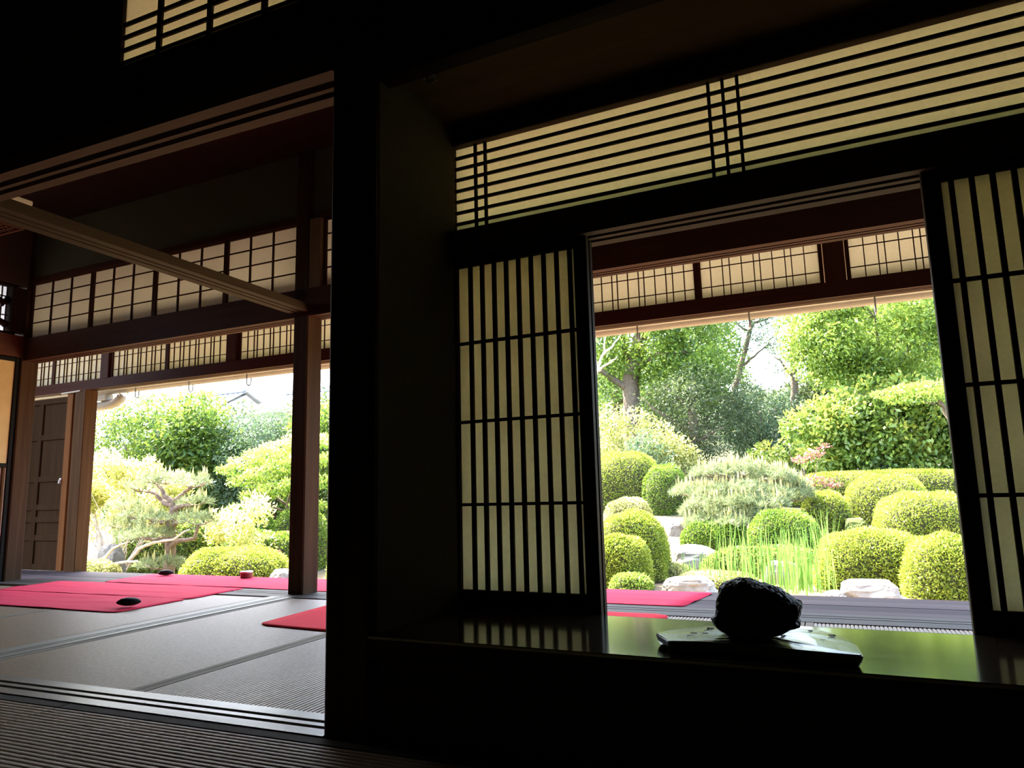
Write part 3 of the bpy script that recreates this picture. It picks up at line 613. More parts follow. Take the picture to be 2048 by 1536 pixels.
def leaf_mesh(name, P, D, Lf, Wd, tint, mat, rng, fold=.12):
    n = len(P); D = D/np.maximum(1e-6, np.linalg.norm(D, axis=1, keepdims=True))
    Rv = rng.normal(size=(n,3)); Sd = np.cross(D, Rv); Sd /= np.maximum(1e-6, np.linalg.norm(Sd, axis=1, keepdims=True)); U = np.cross(Sd, D)
    Lf = np.asarray(Lf).reshape(-1,1)*np.ones((n,1)); Wd = np.asarray(Wd).reshape(-1,1)*np.ones((n,1))
    V = np.empty((n,4,3)); V[:,0] = P; mid = P+D*Lf*.45+U*Lf*fold
    V[:,1] = mid+Sd*Wd*.5; V[:,2] = P+D*Lf; V[:,3] = mid-Sd*Wd*.5
    me = bpy.data.meshes.new(name); me.vertices.add(4*n); me.vertices.foreach_set('co', V.reshape(-1).astype(np.float32))
    me.loops.add(4*n); me.loops.foreach_set('vertex_index', np.arange(4*n, dtype=np.int32))
    me.polygons.add(n); me.polygons.foreach_set('loop_start', np.arange(0,4*n,4,dtype=np.int32))
    at = me.attributes.new('tint', 'FLOAT', 'POINT'); at.data.foreach_set('value', np.repeat(np.clip(tint,0,1), 4).astype(np.float32))
    me.materials.append(mat); me.update(calc_edges=True); return me
def stuff(name, me, parent):
    o = bpy.data.objects.new(name, me); C.objects.link(o); o.parent = parent; o['kind'] = 'stuff'; BASE[o.name] = BASE[parent.name]; return o
def local(P, root): return P-np.array(BASE[root.name])

gm = MB(); nx, ny = 70, 60
for j in range(ny+1):
    for i in range(nx+1):
        x = -26+44*i/nx; y = 4.4+36*(j/ny)**1.4; gm.v.append((x, y, ground_z(x, y)))
for j in range(ny):
    for i in range(nx): a = j*(nx+1)+i; gm.f.append((a, a+1, a+nx+2, a+nx+1))
solo('ground', gm, M['soil'], 'sunlit earth of the garden beyond the veranda', 'ground', base=(0,4.4,-.47), kind='structure', smooth=True)

def mound(label, cx, cy, w, d, z0, z1, mat='lf_azalea', n=9000, leaf=.033, seed=0, name='azalea_bush', flat=.62, flowers=0, lump=.05):
    rng = np.random.default_rng(seed+100); gz = min(z0, ground_z(cx, cy)) if z0 is not None else ground_z(cx, cy)
    h = z1-gz; t = thing(name, label, 'bush', (cx, cy, gz))
    def surf(Q, k=1.0):
        Q = Q/np.linalg.norm(Q, axis=1, keepdims=True)
        e = 1.9/flat; S_ = Q/np.sum(np.abs(Q)**e, axis=1, keepdims=True)**(1/e)
        lum = np.array([noise.noise(Vector((q[0]*1.8+seed, q[1]*1.8, q[2]*1.8)))+.5*noise.noise(Vector((q[0]*5+seed, q[1]*5, q[2]*5))) for q in Q])[:,None] if len(Q) < 3000 else None
        if lum is None:
            lum = (np.sin(Q[:,0]*4+seed)*np.sin(Q[:,1]*5+seed*2)*.6+np.sin(Q[:,0]*9+Q[:,2]*7+seed)*.35+np.sin(Q[:,1]*13+seed*3)*.2)[:,None]
        r_ = k*(1+lump*lum)
        return S_*np.array([w/2, d/2, h])*r_
    Q = rng.normal(size=(n,3)); Q[:,2] = np.abs(Q[:,2])
    P = surf(Q)*(1-np.abs(rng.normal(size=(n,1)))*.035)
    Nn = P/np.array([w/2, d/2, h])**2; Nn /= np.linalg.norm(Nn, axis=1, keepdims=True)
    D = Nn*.7+rng.normal(size=(n,3))*.85; D[:,2] += .25
    patch = np.sin(P[:,0]*9+seed)*np.sin(P[:,1]*8)*np.sin(P[:,2]*11+seed)*.22
    tint = .45+patch+rng.normal(size=n)*.22
    stuff('foliage', leaf_mesh('foliage', P, D, leaf*rng.uniform(.7,1.3,size=n), leaf*.5, tint, M[mat], rng), t)
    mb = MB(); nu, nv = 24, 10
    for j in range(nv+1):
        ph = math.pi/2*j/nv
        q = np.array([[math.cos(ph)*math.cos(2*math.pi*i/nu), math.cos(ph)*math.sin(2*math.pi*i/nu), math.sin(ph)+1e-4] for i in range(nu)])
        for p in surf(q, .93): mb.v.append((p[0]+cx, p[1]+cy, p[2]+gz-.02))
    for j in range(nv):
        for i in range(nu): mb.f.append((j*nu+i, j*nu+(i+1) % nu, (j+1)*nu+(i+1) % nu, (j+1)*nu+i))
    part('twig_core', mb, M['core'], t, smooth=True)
    if flowers:
        k = rng.choice(n, flowers, replace=False); fp = np.repeat(P[k], 5, axis=0); fd = np.repeat(Nn[k], 5, axis=0)+rng.normal(size=(5*flowers,3))*.8
        stuff('blossoms', leaf_mesh('blossoms', fp, fd, .040, .030, rng.uniform(0,1,5*flowers), M['flower'], rng), t)
    return t

def rock(label, cx, cy, w, d, z0, z1, seed, mat='rock', name='garden_rock'):
    gz = min(z0, ground_z(cx, cy)); h = z1-gz; mb = MB(); nu, nv = 40, 18
    for j in range(nv+1):
        ph = -.25+(math.pi/2+.25)*j/nv
        for i in range(nu):
            t = 2*math.pi*i/nu; dv = Vector((math.cos(ph)*math.cos(t), math.cos(ph)*math.sin(t), math.sin(ph)))
            s_ = Vector([math.copysign(abs(q)**.62, q) for q in dv]); k = 1+.20*noise.noise(dv*1.5+Vector((seed,0,0)))+.09*noise.noise(dv*4+Vector((0,seed,0)))+.04*noise.noise(dv*11)
            mb.v.append((cx+s_.x*w/2*k, cy+s_.y*d/2*k, gz+max(-.05, s_.z*h*(.85+.3*(k-.9)))))
    for j in range(nv):
        for i in range(nu): mb.f.append((j*nu+i, j*nu+(i+1) % nu, (j+1)*nu+(i+1) % nu, (j+1)*nu+i))
    return solo(name, mb, M[mat], label, 'rock', base=(cx,cy,gz))

def limb(pts, r0, r1, seg=8, wig=.0, seed=0):
    n = len(pts); rr = random.Random(seed); out = []; rad = []
    for i in range(n-1):
        a, b = Vector(pts[i]), Vector(pts[i+1]); m = 4
        for k in range(m+(i == n-2)):
            t = k/m; p = a.lerp(b, t)
            if wig and not (k == 0 and i == 0): p += Vector((rr.uniform(-1,1), rr.uniform(-1,1), rr.uniform(-.6,.6)))*wig
            out.append(p); rad.append(r0+(r1-r0)*((i+t)/(n-1)))
    return MB().tube(out, rad, seg)
def tree(label, name, base, trunk, branches, clusters, mat, leaf, per, seed, aspect=.45, bark='bark', squash=1.0, r0=.12, droop=.35, tint0=.42, up=.2, cat='tree'):
    """trunk: list of points; branches: list of point lists; clusters: (x,y,z,r)"""
    t = thing(name, label, cat, base); rng = np.random.default_rng(seed)
    if trunk: part('trunk', limb(trunk, r0, r0*.55, 10, .015, seed), M[bark], t, smooth=True)
    for k, b in enumerate(branches): part('branch', limb(b, r0*.45, r0*.12, 7, .03, seed+k), M[bark], t, smooth=True)
    Ps, Ds, Ts = [], [], []
    for (x, y, z, r) in clusters:
        n = max(20, int(per*(r/.5)**2)); Q = rng.normal(size=(n,3)); Q /= np.linalg.norm(Q, axis=1, keepdims=True)
        rad = r*rng.uniform(.25,1.0,size=(n,1))**.45
        P = Q*rad*np.array([1,1,squash])+np.array([x,y,z]); D = Q*.6+rng.normal(size=(n,3))*.6; D[:,2] += up-droop*1.3
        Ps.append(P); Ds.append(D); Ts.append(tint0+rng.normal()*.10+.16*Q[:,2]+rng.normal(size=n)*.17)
    P = np.concatenate(Ps); D = np.concatenate(Ds); T = np.concatenate(Ts); n = len(P)
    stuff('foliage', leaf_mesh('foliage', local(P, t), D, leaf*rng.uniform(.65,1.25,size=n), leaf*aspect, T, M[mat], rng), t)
    return t
def blob(cx, cy, cz, rx, ry, rz, n, r, seed, shell=.5):
    rr = random.Random(seed); out = []
    while len(out) < n:
        a = Vector((rr.uniform(-1,1), rr.uniform(-1,1), rr.uniform(-1,1)))
        if shell < a.length <= 1: out.append((cx+a.x*rx, cy+a.y*ry, cz+a.z*rz, r*rr.uniform(.7,1.25)))
    return out

# --- mounds of the right-hand garden view
mound('round yellow-green clipped bush at the lower right, beside the right door', .99, 8.3, .80, .9, -.57, .085, n=15000, seed=1)
mound('wide clipped bush with a pale top behind the low garden rock', .36, 8.75, 1.12, .95, -.62, .125, n=20000, seed=2)
mound('large clipped bush at the right, behind the two front bushes', 1.08, 10.5, 1.16, 1.1, -.13, .49, n=14000, seed=3)
mound('tall clipped bush above and behind the mossy stone at right', .78, 12.0, 1.14, 1.1, -.06, .75, n=13000, seed=4)
mound('small clipped bush between the pine and the tall clipped bush', -.05, 11.3, .66, .7, -.12, .52, n=8000, seed=5)
mound('long flat-topped hedge below the camellia tree at right', .85, 12.95, 3.3, .8, .3, .82, n=26000, seed=6, name='clipped_hedge', flat=.5, lump=.03)
mound('round clipped bush at the left of the right garden view', -2.27, 8.9, .86, .8, -.3, .34, n=14000, seed=7)
mound('low clipped bush at the lower left, touching the veranda edge', -2.22, 8.1, .66, .7, -.5, .10, n=11000, seed=8)
mound('small pale clipped bush behind the round left bush', -2.86, 11.0, .72, .7, .0, .49, 'lf_pale', n=7000, seed=9)
mound('big dark-sided clipped bush at the upper left of the right view', -3.42, 13.0, 1.36, 1.2, .2, 1.32, 'lf_azalea', n=17000, seed=10)
mound('narrow clipped bush just right of the big dark-sided bush', -2.58, 12.6, .76, .9, .1, 1.04, 'lf_azalea_green', n=10000, seed=11)
mound('clipped green bush under the right side of the spreading pine', -.56, 10.0, .90, .8, -.26, .30, 'lf_azalea_green', n=12000, seed=12)
mound('low dark bush under the left side of the spreading pine', -1.46, 10.3, .92, .7, -.2, .17, 'lf_azalea_green', n=10000, seed=13)
mound('fluffy fern-like low plant at the lower left by the veranda', -1.98, 7.6, .42, .4, -.5, -.27, 'lf_bright', n=2600, seed=14, name='fern', leaf=.035)
mound('pale low ground cover between the stones', -1.25, 8.6, .9, .6, -.5, -.34, 'lf_pale', n=3500, seed=15, name='ground_cover', leaf=.03)
mound('shadowed low plants behind the reeds', -.75, 9.25, 1.5, .5, -.5, -.12, 'lf_mid', n=6000, leaf=.05, seed=19, name='undergrowth_bush')
mound('pale leafy ground cover around the big angular rock', -2.0, 9.1, .8, .5, -.5, -.30, 'lf_pale', n=3500, seed=20, name='ground_cover', leaf=.035)
mound('clipped bush in the garden behind the big pillar, near the veranda', -4.3, 8.7, 1.1, 1.0, -.5, .25, n=12000, seed=16)
mound('clipped bush in the garden behind the slim corner post of the alcove', -3.5, 9.6, 1.0, .9, -.4, .35, n=11000, seed=17)
mound('wide clipped bush on the slope behind the big pillar', -5.2, 12.0, 1.8, 1.2, .0, .85, 'lf_azalea_green', n=14000, seed=18)
# --- rocks
rock('big angular garden rock with a pale top left of the reeds', -1.62, 9.5, .60, .5, -.45, -.06, 1.3)
rock('low garden rock in front of the wide clipped bush', .28, 7.75, .55, .40, -.50, -.255, 5.2)
rock('mossy stone between the clipped bushes at right', .31, 11.0, .30, .3, -.02, .19, 8.1, 'moss')
rock('small white stone left of the pine', -2.11, 11.0, .26, .26, -.11, .17, 9.4)
rock('flat pale stone just beyond the veranda, left of the black rock', -1.41, 7.8, .54, .36, -.5, -.27, 12.6)
rock('small pale stone at the foot of the wide clipped bush', -.02, 7.6, .20, .2, -.5, -.36, 15.0)
rock('small grey stone under the mossy stone', .40, 10.85, .26, .22, -.15, .06, 18.0, 'rock_dark')
rock('pale stone among the reeds', -.55, 8.9, .40, .3, -.5, -.20, 21.0)

# --- reeds
def reeds(label, cx, cy, w, d, n, h0, h1, seed):
    rng = np.random.default_rng(seed); gz = ground_z(cx, cy); t = thing('reed_clump', label, 'reeds', (cx,cy,gz))
    me_v = []; P = np.stack([rng.normal(size=n)*w*.3, rng.normal(size=n)*d*.3, np.zeros(n)], 1); Hh = rng.uniform(h0,h1,size=n)
    L = rng.normal(size=(n,2))*.055; V = np.zeros((n,3,2,3)); th = rng.uniform(0,3.14,size=n); sd = np.stack([np.cos(th),np.sin(th)],1)
    for k, f in enumerate((0,.55,1.0)):
        c = P.copy(); c[:,:2] += L*Hh[:,None]*(f**1.8)*1.3; c[:,2] = Hh*f
        wd = (.0055,.0048,.0008)[k]
        V[:,k,0] = c; V[:,k,1] = c; V[:,k,0,:2] -= sd*wd; V[:,k,1,:2] += sd*wd
    idx = np.array([[0,1,3,2],[2,3,5,4]]); Fi = (np.arange(n)[:,None,None]*6+idx[None]).reshape(-1)
    me = bpy.data.meshes.new('blades'); me.vertices.add(6*n); me.vertices.foreach_set('co', V.reshape(-1).astype(np.float32))
    me.loops.add(8*n); me.loops.foreach_set('vertex_index', Fi.astype(np.int32)); me.polygons.add(2*n); me.polygons.foreach_set('loop_start', np.arange(0,8*n,4,dtype=np.int32))
    at = me.attributes.new('tint','FLOAT','POINT'); at.data.foreach_set('value', np.repeat(np.clip(rng.normal(size=n)*.25+.5,0,1),6).astype(np.float32))
    me.materials.append(M['reed']); me.update(calc_edges=True); stuff('blades', me, t); return t
reeds('dense clump of tall green reeds behind the black rock', -.40, 8.25, .62, .6, 150, .40, .74, 31)
reeds('loose clump of tall reeds left of the dense clump', -.95, 8.45, .62, .5, 75, .45, .80, 32)
reeds('small clump of reeds in front of the big angular rock', -1.45, 8.9, .5, .3, 45, .18, .36, 33)
reeds('thin reeds at the right of the clump, beside the wide bush', -.08, 8.6, .26, .4, 45, .55, .86, 34)

# --- pines
def pine(label, base, trunk, branches, pads, seed, candles=0, r0=.07, ntuft=70, nl=.085):
    rng = np.random.default_rng(seed); t = thing('pine_tree', label, 'tree', base)
    part('trunk', limb(trunk, r0, r0*.6, 10, .01, seed), M['bark_pine'], t, smooth=True)
    for k, b in enumerate(branches): part('branch', limb(b, r0*.55, r0*.2, 7, .012, seed+k), M['bark_pine'], t, smooth=True)
    Ps, Ds, Ts, Cp = [], [], [], []
    for (x,y,z,rx,rz) in pads:
        n = int(ntuft*(rx/.3)**2)+8; Q = rng.normal(size=(n,3)); Q /= np.linalg.norm(Q, axis=1, keepdims=True); Q[:,2] = np.abs(Q[:,2])*1.0-.12
        P = Q*np.array([rx,rx,rz])*rng.uniform(.45,1,size=(n,1))**.5+np.array([x,y,z]); m = 16
        D = np.repeat(Q*.5+np.array([0,0,.55]), m, axis=0)+rng.normal(size=(n*m,3))*.62
        Ps.append(np.repeat(P,m,axis=0)); Ds.append(D); Ts.append(np.repeat(.42+rng.normal(size=n)*.16,m)+rng.normal(size=n*m)*.12)
        tops = P[(Q[:,2] > .35)]
        if candles and len(tops): Cp.append(tops[rng.permutation(len(tops))[:int(candles*(rx/.3)**2)+1]])
        tw = MB()                              # twigs under each pad
        for _ in range(7):
            a = rng.uniform(0,6.28); q = Vector((x+math.cos(a)*rx*.75, y+math.sin(a)*rx*.75, z+rz*.25)); m_ = Vector((x,y,z-rz*.35)); tw.tube([m_, m_.lerp(q,.5)+Vector((0,0,-.02)), q], [.010,.007,.003], 5)
        part('twigs', tw, M['bark_pine'], t)
    P = np.concatenate(Ps); n = len(P)
    stuff('needles', leaf_mesh('needles', local(P,t), np.concatenate(Ds), nl*rng.uniform(.7,1.2,size=n), .0065, np.concatenate(Ts), M['needle'], rng, .02), t)
    if Cp:
        cp = np.repeat(np.concatenate(Cp), 3, axis=0); n = len(cp); D = np.tile(np.array([0,0,1.0]),(n,1))+rng.normal(size=(n,3))*.07
        stuff('candles', leaf_mesh('candles', local(cp+np.array([0,0,.02]),t), D, .15*rng.uniform(.55,1.15,size=n), .021, rng.uniform(0,1,n), M['candle'], rng, .0), t)
    return t
px, py = -1.20, 11.0
pine('spreading cloud-pruned pine with upright pale candles in the right garden view', (px,py,ground_z(px,py)),
     [(px,py,ground_z(px,py)-.03),(px+.05,py,.25),(px-.03,py,.55),(px+.10,py,.80)],
     [[(px,py,.35),(px-.35,py-.1,.50),(px-.65,py-.15,.55)],[(px+.03,py,.45),(px+.4,py-.05,.50),(px+.72,py,.50)],[(px,py,.6),(px-.15,py-.1,.78),(px-.3,py-.1,.84)],[(px+.08,py,.75),(px+.35,py,.78),(px+.5,py,.74)],[(px,py,.25),(px-.1,py-.4,.28)],[(px,py,.3),(px+.35,py-.4,.22)]],
     [(px+.10,py-.05,.84,.36,.16),(px-.32,py-.1,.82,.34,.14),(px+.48,py,.74,.36,.15),(px-.66,py-.15,.55,.30,.14),(px-.30,py-.3,.52,.36,.15),(px+.10,py-.35,.55,.36,.16),(px+.45,py-.25,.48,.36,.15),(px+.76,py,.46,.30,.18),(px-.15,py-.5,.24,.36,.14),(px+.30,py-.5,.22,.36,.14),(px-.55,py-.35,.26,.26,.12),(px+.72,py+.1,.62,.26,.12),(px+.05,py-.55,.38,.34,.14),(px-.35,py-.5,.36,.34,.14),(px+.40,py-.5,.36,.34,.14),(px,py-.75,.12,.30,.12),(px-.45,py-.65,.12,.28,.12)], 41, 20, .07, 125)
qx, qy = -8.0, 7.0
gq = ground_z(qx, qy)
pine('old garden pine with twisted branches in the left garden view', (qx,qy,gq),
     [(qx,qy,gq-.03),(qx+.02,qy,.10),(qx-.01,qy,.28),(qx+.03,qy,.48),(qx+.02,qy,.60)],
     [[(qx+.02,qy,.60),(qx-.12,qy,.68),(qx-.20,qy,.78),(qx-.32,qy,.86)],[(qx+.02,qy,.60),(qx+.16,qy,.68),(qx+.28,qy,.76),(qx+.36,qy,.79)],[(qx+.02,qy,.55),(qx-.2,qy+.02,.62),(qx-.30,qy,.72),(qx-.52,qy,.76)],[(qx+.02,qy,.52),(qx+.22,qy,.55),(qx+.42,qy-.05,.55)],
      [(qx,qy,.32),(qx-.25,qy-.05,.36),(qx-.5,qy,.42)],[(qx,qy,.30),(qx+.18,qy-.05,.33),(qx+.30,qy,.36)],[(qx,qy,.02),(qx+.25,qy-.1,.10),(qx+.55,qy-.1,.14),(qx+.60,qy-.1,.30)],[(qx,qy,.10),(qx-.2,qy-.1,.12),(qx-.45,qy-.1,.16)]],
     [(qx-.14,qy,.88,.28,.10),(qx-.38,qy,.90,.22,.09),(qx+.38,qy,.83,.26,.12),(qx-.58,qy,.79,.24,.10),(qx+.46,qy-.05,.58,.20,.08),(qx-.55,qy,.42,.30,.10),(qx-.15,qy-.1,.36,.26,.09),(qx+.32,qy,.38,.24,.09),(qx+.62,qy-.1,.34,.22,.10),(qx-.1,qy-.2,.17,.34,.12),(qx-.55,qy-.1,.16,.30,.10),(qx-.9,qy,.30,.26,.10),(qx+.12,qy-.25,-.20,.30,.10),(qx-.85,qy,.55,.24,.09)], 42, 9, .075, 60, .09)

# --- trees of the right-hand view
def br(a, pts): return [a]+pts
g17 = lambda x, y: ground_z(x, y)
tree('old evergreen tree with a thick forked trunk at the left of the right view', 'evergreen_tree', (-4.2,17,g17(-4.2,17)),
     [(-4.25,17,1.1),(-4.2,17,2.3),(-4.18,17,3.4),(-4.05,17,3.8),(-3.85,17,4.5),(-3.75,17,5.6)],
     [[(-4.2,17,3.3),(-4.35,17,4.2),(-4.3,17,5.4)],[(-4.1,17,3.6),(-3.3,16.7,3.8),(-2.6,16.6,3.75)],[(-3.9,17,4.3),(-3.0,16.8,4.5),(-2.4,16.8,4.4)],[(-4.2,17,3.0),(-4.8,16.6,3.5),(-5.2,16.6,3.6)]],
     blob(-3.2,17.2,4.6,1.7,1.2,1.3,46,.52,51)+blob(-4.9,16.6,4.0,.7,.6,1.0,14,.45,52)+blob(-2.7,16.8,3.6,.9,.7,.8,18,.42,53), 'lf_bright', .115, 300, 51, .42, r0=.24, tint0=.30)
tree('dark conifer-like tree filling the middle distance behind the pine', 'dark_tree', (-2.6,16,g17(-2.6,16)),
     [(-2.6,16,.9),(-2.6,16,2.0),(-2.55,16,3.0)], [[(-2.6,16,1.8),(-3.3,15.8,2.3),(-3.7,15.8,2.7)],[(-2.6,16,1.6),(-1.9,15.7,1.9)],[(-2.6,16,2.3),(-3.1,15.7,2.9)]],
     blob(-2.6,16,2.1,1.25,.8,1.0,40,.42,54), 'lf_dark', .085, 330, 54, .35, r0=.12)
tree('blue-green rounded tree left of the slim trunk', 'blue_green_tree', (-1.35,18,g17(-1.35,18)),
     [(-1.35,18,1.2),(-1.35,18,2.4)], [[(-1.35,18,1.8),(-1.8,17.8,2.4)],[(-1.35,18,1.8),(-.9,17.8,2.5)]],
     blob(-1.35,17.8,2.1,.95,.7,1.0,40,.38,55), 'lf_blue', .09, 330, 55, .45, r0=.09)
tree('slender leaning tree against the white sky', 'slender_tree', (-2.0,19,g17(-2,19)),
     [(-2.0,19,1.6),(-1.95,19,3.2),(-1.75,19,3.8),(-1.45,19,4.8),(-1.2,19,5.6)], [[(-1.8,19,3.7),(-1.3,18.9,4.0),(-.9,18.9,4.4)],[(-1.5,19,4.6),(-2.0,19,5.0)],[(-1.4,19,4.8),(-.9,19,4.9)]],
     [(-1.35,19,4.7,.32),(-1.05,19,4.35,.25),(-1.2,19,5.2,.35),(-1.7,19,5.2,.35),(-.8,19,4.8,.28),(-2.1,19,4.4,.32),(-1.0,18.9,5.5,.35),(-1.55,19,4.35,.3),(-1.3,18.9,5.0,.35),(-.95,18.9,4.15,.22),(-1.9,19,4.85,.3)], 'lf_blue', .09, 520, 56, .4, r0=.09)
tree('slim straight-trunked tree between the sky gap and the bright tree', 'slim_tree', (-.55,18,g17(-.55,18)),
     [(-.55,18,1.3),(-.53,18,2.6),(-.50,18,3.4),(-.45,18,4.6)], [[(-.5,18,3.2),(-.9,17.9,3.7)],[(-.5,18,3.4),(-.1,17.8,3.9)]],
     [(-.75,17.8,3.55,.36),(-.45,17.8,3.9,.4),(-.85,17.8,4.1,.36),(-.35,17.7,4.5,.45),(-.1,17.8,3.6,.4)], 'lf_blue', .09, 260, 57, .45, r0=.11)
tree('bright spring-green tree with dark forked branches in the upper right', 'spring_tree', (1.1,14.4,g17(1.1,14.4)),
     [(1.1,14.4,.6),(1.05,14.4,1.9),(1.07,14.4,2.4)],
     [[(1.06,14.4,2.3),(.82,14.3,2.8),(.68,14.3,3.45)],[(1.06,14.4,2.3),(1.07,14.3,3.0),(1.02,14.3,3.8)],[(1.07,14.4,2.3),(1.48,14.3,2.9),(1.75,14.3,3.35)],[(.82,14.3,2.75),(.2,14.1,2.9),(-.05,14.1,3.05)],[(1.02,14.3,3.6),(.6,14.1,4.2),(.1,14.1,4.25)]],
     blob(.95,14.4,3.45,1.45,.8,1.0,66,.34,58)+[(-.15,14.2,3.1,.36),(-.33,14.2,3.4,.30),(.1,14.2,2.9,.30),(1.85,14.2,2.6,.40),(1.6,14.2,2.45,.36),(.35,14.1,2.55,.30),(.7,14.1,2.5,.30),(1.2,14.1,2.45,.34),(-.15,14.1,3.85,.28),(.0,14.1,4.2,.3),(.9,14,2.75,.34),(.5,14.1,2.85,.3)], 'lf_bright', .092, 620, 58, .42, r0=.09, tint0=.46)
tree('glossy broad-leaved camellia tree above the long hedge', 'camellia_tree', (.95,13.8,g17(.95,13.8)),
     [(.95,13.8,.5),(.98,13.8,1.6)], [[(.95,13.8,1.1),(.2,13.6,1.6)],[(.95,13.8,1.1),(1.7,13.6,1.7)],[(.97,13.8,1.2),(1.2,13.5,2.0)]],
     blob(1.0,13.75,1.50,1.6,.35,.72,70,.32,59), 'lf_mid', .115, 520, 59, .48, r0=.1, tint0=.50)
tree('flat-layered light green maple at the right edge of the view', 'maple_tree', (1.9,13,g17(1.9,13)),
     [(1.9,13,.4),(1.85,13,1.6),(1.7,13,2.0)], [[(1.75,13,1.9),(1.3,12.8,2.05),(.95,12.8,2.0)],[(1.8,13,1.8),(1.5,12.6,1.85)]],
     [(1.0,12.8,2.03,.25),(1.3,12.8,2.08,.32),(1.6,12.8,2.10,.35),(1.45,12.6,1.92,.3),(1.8,12.8,1.98,.34),(1.15,12.8,1.93,.22)], 'lf_bright', .05, 900, 60, .7, squash=.28, r0=.05, tint0=.5, droop=.1)
tree('tall back tree closing the view behind the camellia at the right', 'back_tree', (1.8,18,g17(1.8,18)),
     [(1.8,18,1.2),(1.75,18,3.2),(1.7,18,5.0)], [[(1.75,18,2.6),(.9,17.8,3.4)],[(1.75,18,3.0),(2.5,17.8,4.0)]],
     blob(1.7,18,3.9,1.7,.8,2.0,46,.55,61), 'lf_bright', .11, 230, 61, .45, r0=.13, tint0=.62)
tree('shaded tree on the slope behind the thick forked trunk', 'back_tree', (-5.2,20,g17(-5.2,20)),
     [(-5.4,20,1.6),(-5.4,20,3.4),(-5.3,20,5.0)], [[(-5.4,20,3.0),(-4.6,20,3.8)],[(-5.4,20,3.2),(-6.2,20,4.2)]],
     blob(-5.0,20,3.2,1.6,.7,1.5,40,.5,62), 'lf_mid', .11, 210, 62, .45, r0=.12, tint0=.4)
tree('distant green tree high behind the leaning slender tree', 'back_tree', (-3.3,22,g17(-3.3,22)),
     [(-3.6,22,2.0),(-3.6,22,5.0)], [[(-3.6,22,4.0),(-2.8,22,5.2)]],
     blob(-3.4,22,4.9,1.4,.8,1.7,40,.55,63), 'lf_bright', .12, 240, 63, .45, r0=.12, tint0=.3)
tree('pale feathery shrub at the left, above the big dark-sided bush', 'pale_shrub', (-3.6,14.6,g17(-3.6,14.6)),
     [(-3.6,14.6,.6),(-3.6,14.6,1.3)], [[(-3.6,14.6,.9),(-4.1,14.5,1.6)],[(-3.6,14.6,.9),(-3.0,14.5,1.4)],[(-3.6,14.6,1.0),(-3.4,14.5,1.8)]],
     blob(-3.75,14.7,1.6,.85,.5,.65,30,.32,64)+blob(-2.85,14.6,1.30,.5,.4,.36,14,.26,65), 'lf_pale', .085, 420, 64, .38, r0=.04, tint0=.30, cat='shrub')
tree('blue-green shrub between the pale shrub and the dark-sided bush', 'blue_green_shrub', (-3.2,13.9,g17(-3.2,13.9)),
     [], [[(-3.2,13.9,.5),(-3.2,13.9,1.2)]], blob(-3.15,13.9,1.32,.5,.3,.28,12,.24,66), 'lf_blue', .075, 420, 66, .4, r0=.05, cat='shrub')
tree('leafy green shrub right of the pine candles', 'leafy_shrub', (-.55,15,g17(-.55,15)),
     [], [[(-.55,15,.7),(-.6,15,1.3)]], blob(-.45,15,1.15,.75,.4,.42,22,.28,67), 'lf_mid', .10, 420, 67, .42, r0=.05, tint0=.55, cat='shrub')
tree('red-leaved young maple leaning over the hedge', 'red_maple', (-.25,11.9,g17(-.25,11.9)),
     [(-.25,11.9,.05),(-.28,11.9,.6),(-.30,11.9,.9)], [[(-.28,11.9,.6),(-.05,11.8,1.05),(.08,11.8,1.22)],[(-.3,11.9,.7),(-.38,11.8,.98)],[(-.28,11.9,.4),(-.02,11.7,.62),(.12,11.7,.60)]],
     [(-.33,11.8,1.02,.13),(-.2,11.8,1.06,.12),(-.08,11.8,1.12,.11),(.03,11.8,1.2,.09),(-.15,11.7,.72,.10),(0,11.7,.66,.11),(.12,11.7,.62,.09),(-.25,11.7,.62,.09)], 'lf_red', .05, 900, 68, .55, squash=.35, r0=.018, droop=.2)
bt = thing('bare_branch_tree', 'pale bare branching tree at the left edge of the right view', 'tree', (-4.05,13.2,g17(-4.05,13.2)))
part('trunk', limb([(-4.15,13.2,.3),(-4.12,13.2,2.0),(-4.05,13.2,2.7),(-3.88,13.2,3.0)], .06, .035, 8, .015, 5), M['bark_pale'], bt, smooth=True)
for k, b in enumerate(([(-3.9,13.2,2.98),(-3.75,13.2,3.3),(-3.70,13.2,3.7)],[(-3.9,13.2,2.98),(-3.95,13.2,3.4),(-3.85,13.2,3.8)],[(-3.95,13.2,2.9),(-3.6,13.1,3.05),(-3.45,13.1,3.15)],[(-4.05,13.2,2.7),(-4.15,13.2,3.2),(-4.1,13.2,3.6)],[(-3.8,13.2,3.2),(-3.55,13.2,3.4),(-3.4,13.2,3.6)])):
    part('branch', limb(b, .03, .008, 6, .02, k), M['bark_pale'], bt, smooth=True)

for k, (x, y, z, rx, rz, m_, lab) in enumerate(((-6.6,24,3.4,1.9,1.8,'lf_mid','woodland tree on the slope at the far left of the right view'),(-.6,24,2.6,1.9,1.0,'lf_dark','dark woodland tree low on the slope below the sky gap'),
        (3.0,22,3.6,2.2,2.0,'lf_mid','woodland tree on the slope at the far right of the view'),(-3.6,25,3.2,2.0,1.4,'lf_dark','dark woodland tree behind the conifer-like tree'),(.9,21,2.9,1.6,1.1,'lf_dark','dark woodland tree behind the bright spring-green tree'))):
    tree(lab, 'woodland_tree', (x,y,g17(x,y)), [(x,y,g17(x,y)-.05),(x,y,z)], [[(x,y,z-1),(x+1,y,z)],[(x,y,z-1),(x-1,y,z)]], blob(x,y,z,rx,.8,rz,44,.55,90+k), m_, .13, 260, 90+k, .5, r0=.12, tint0=.4)
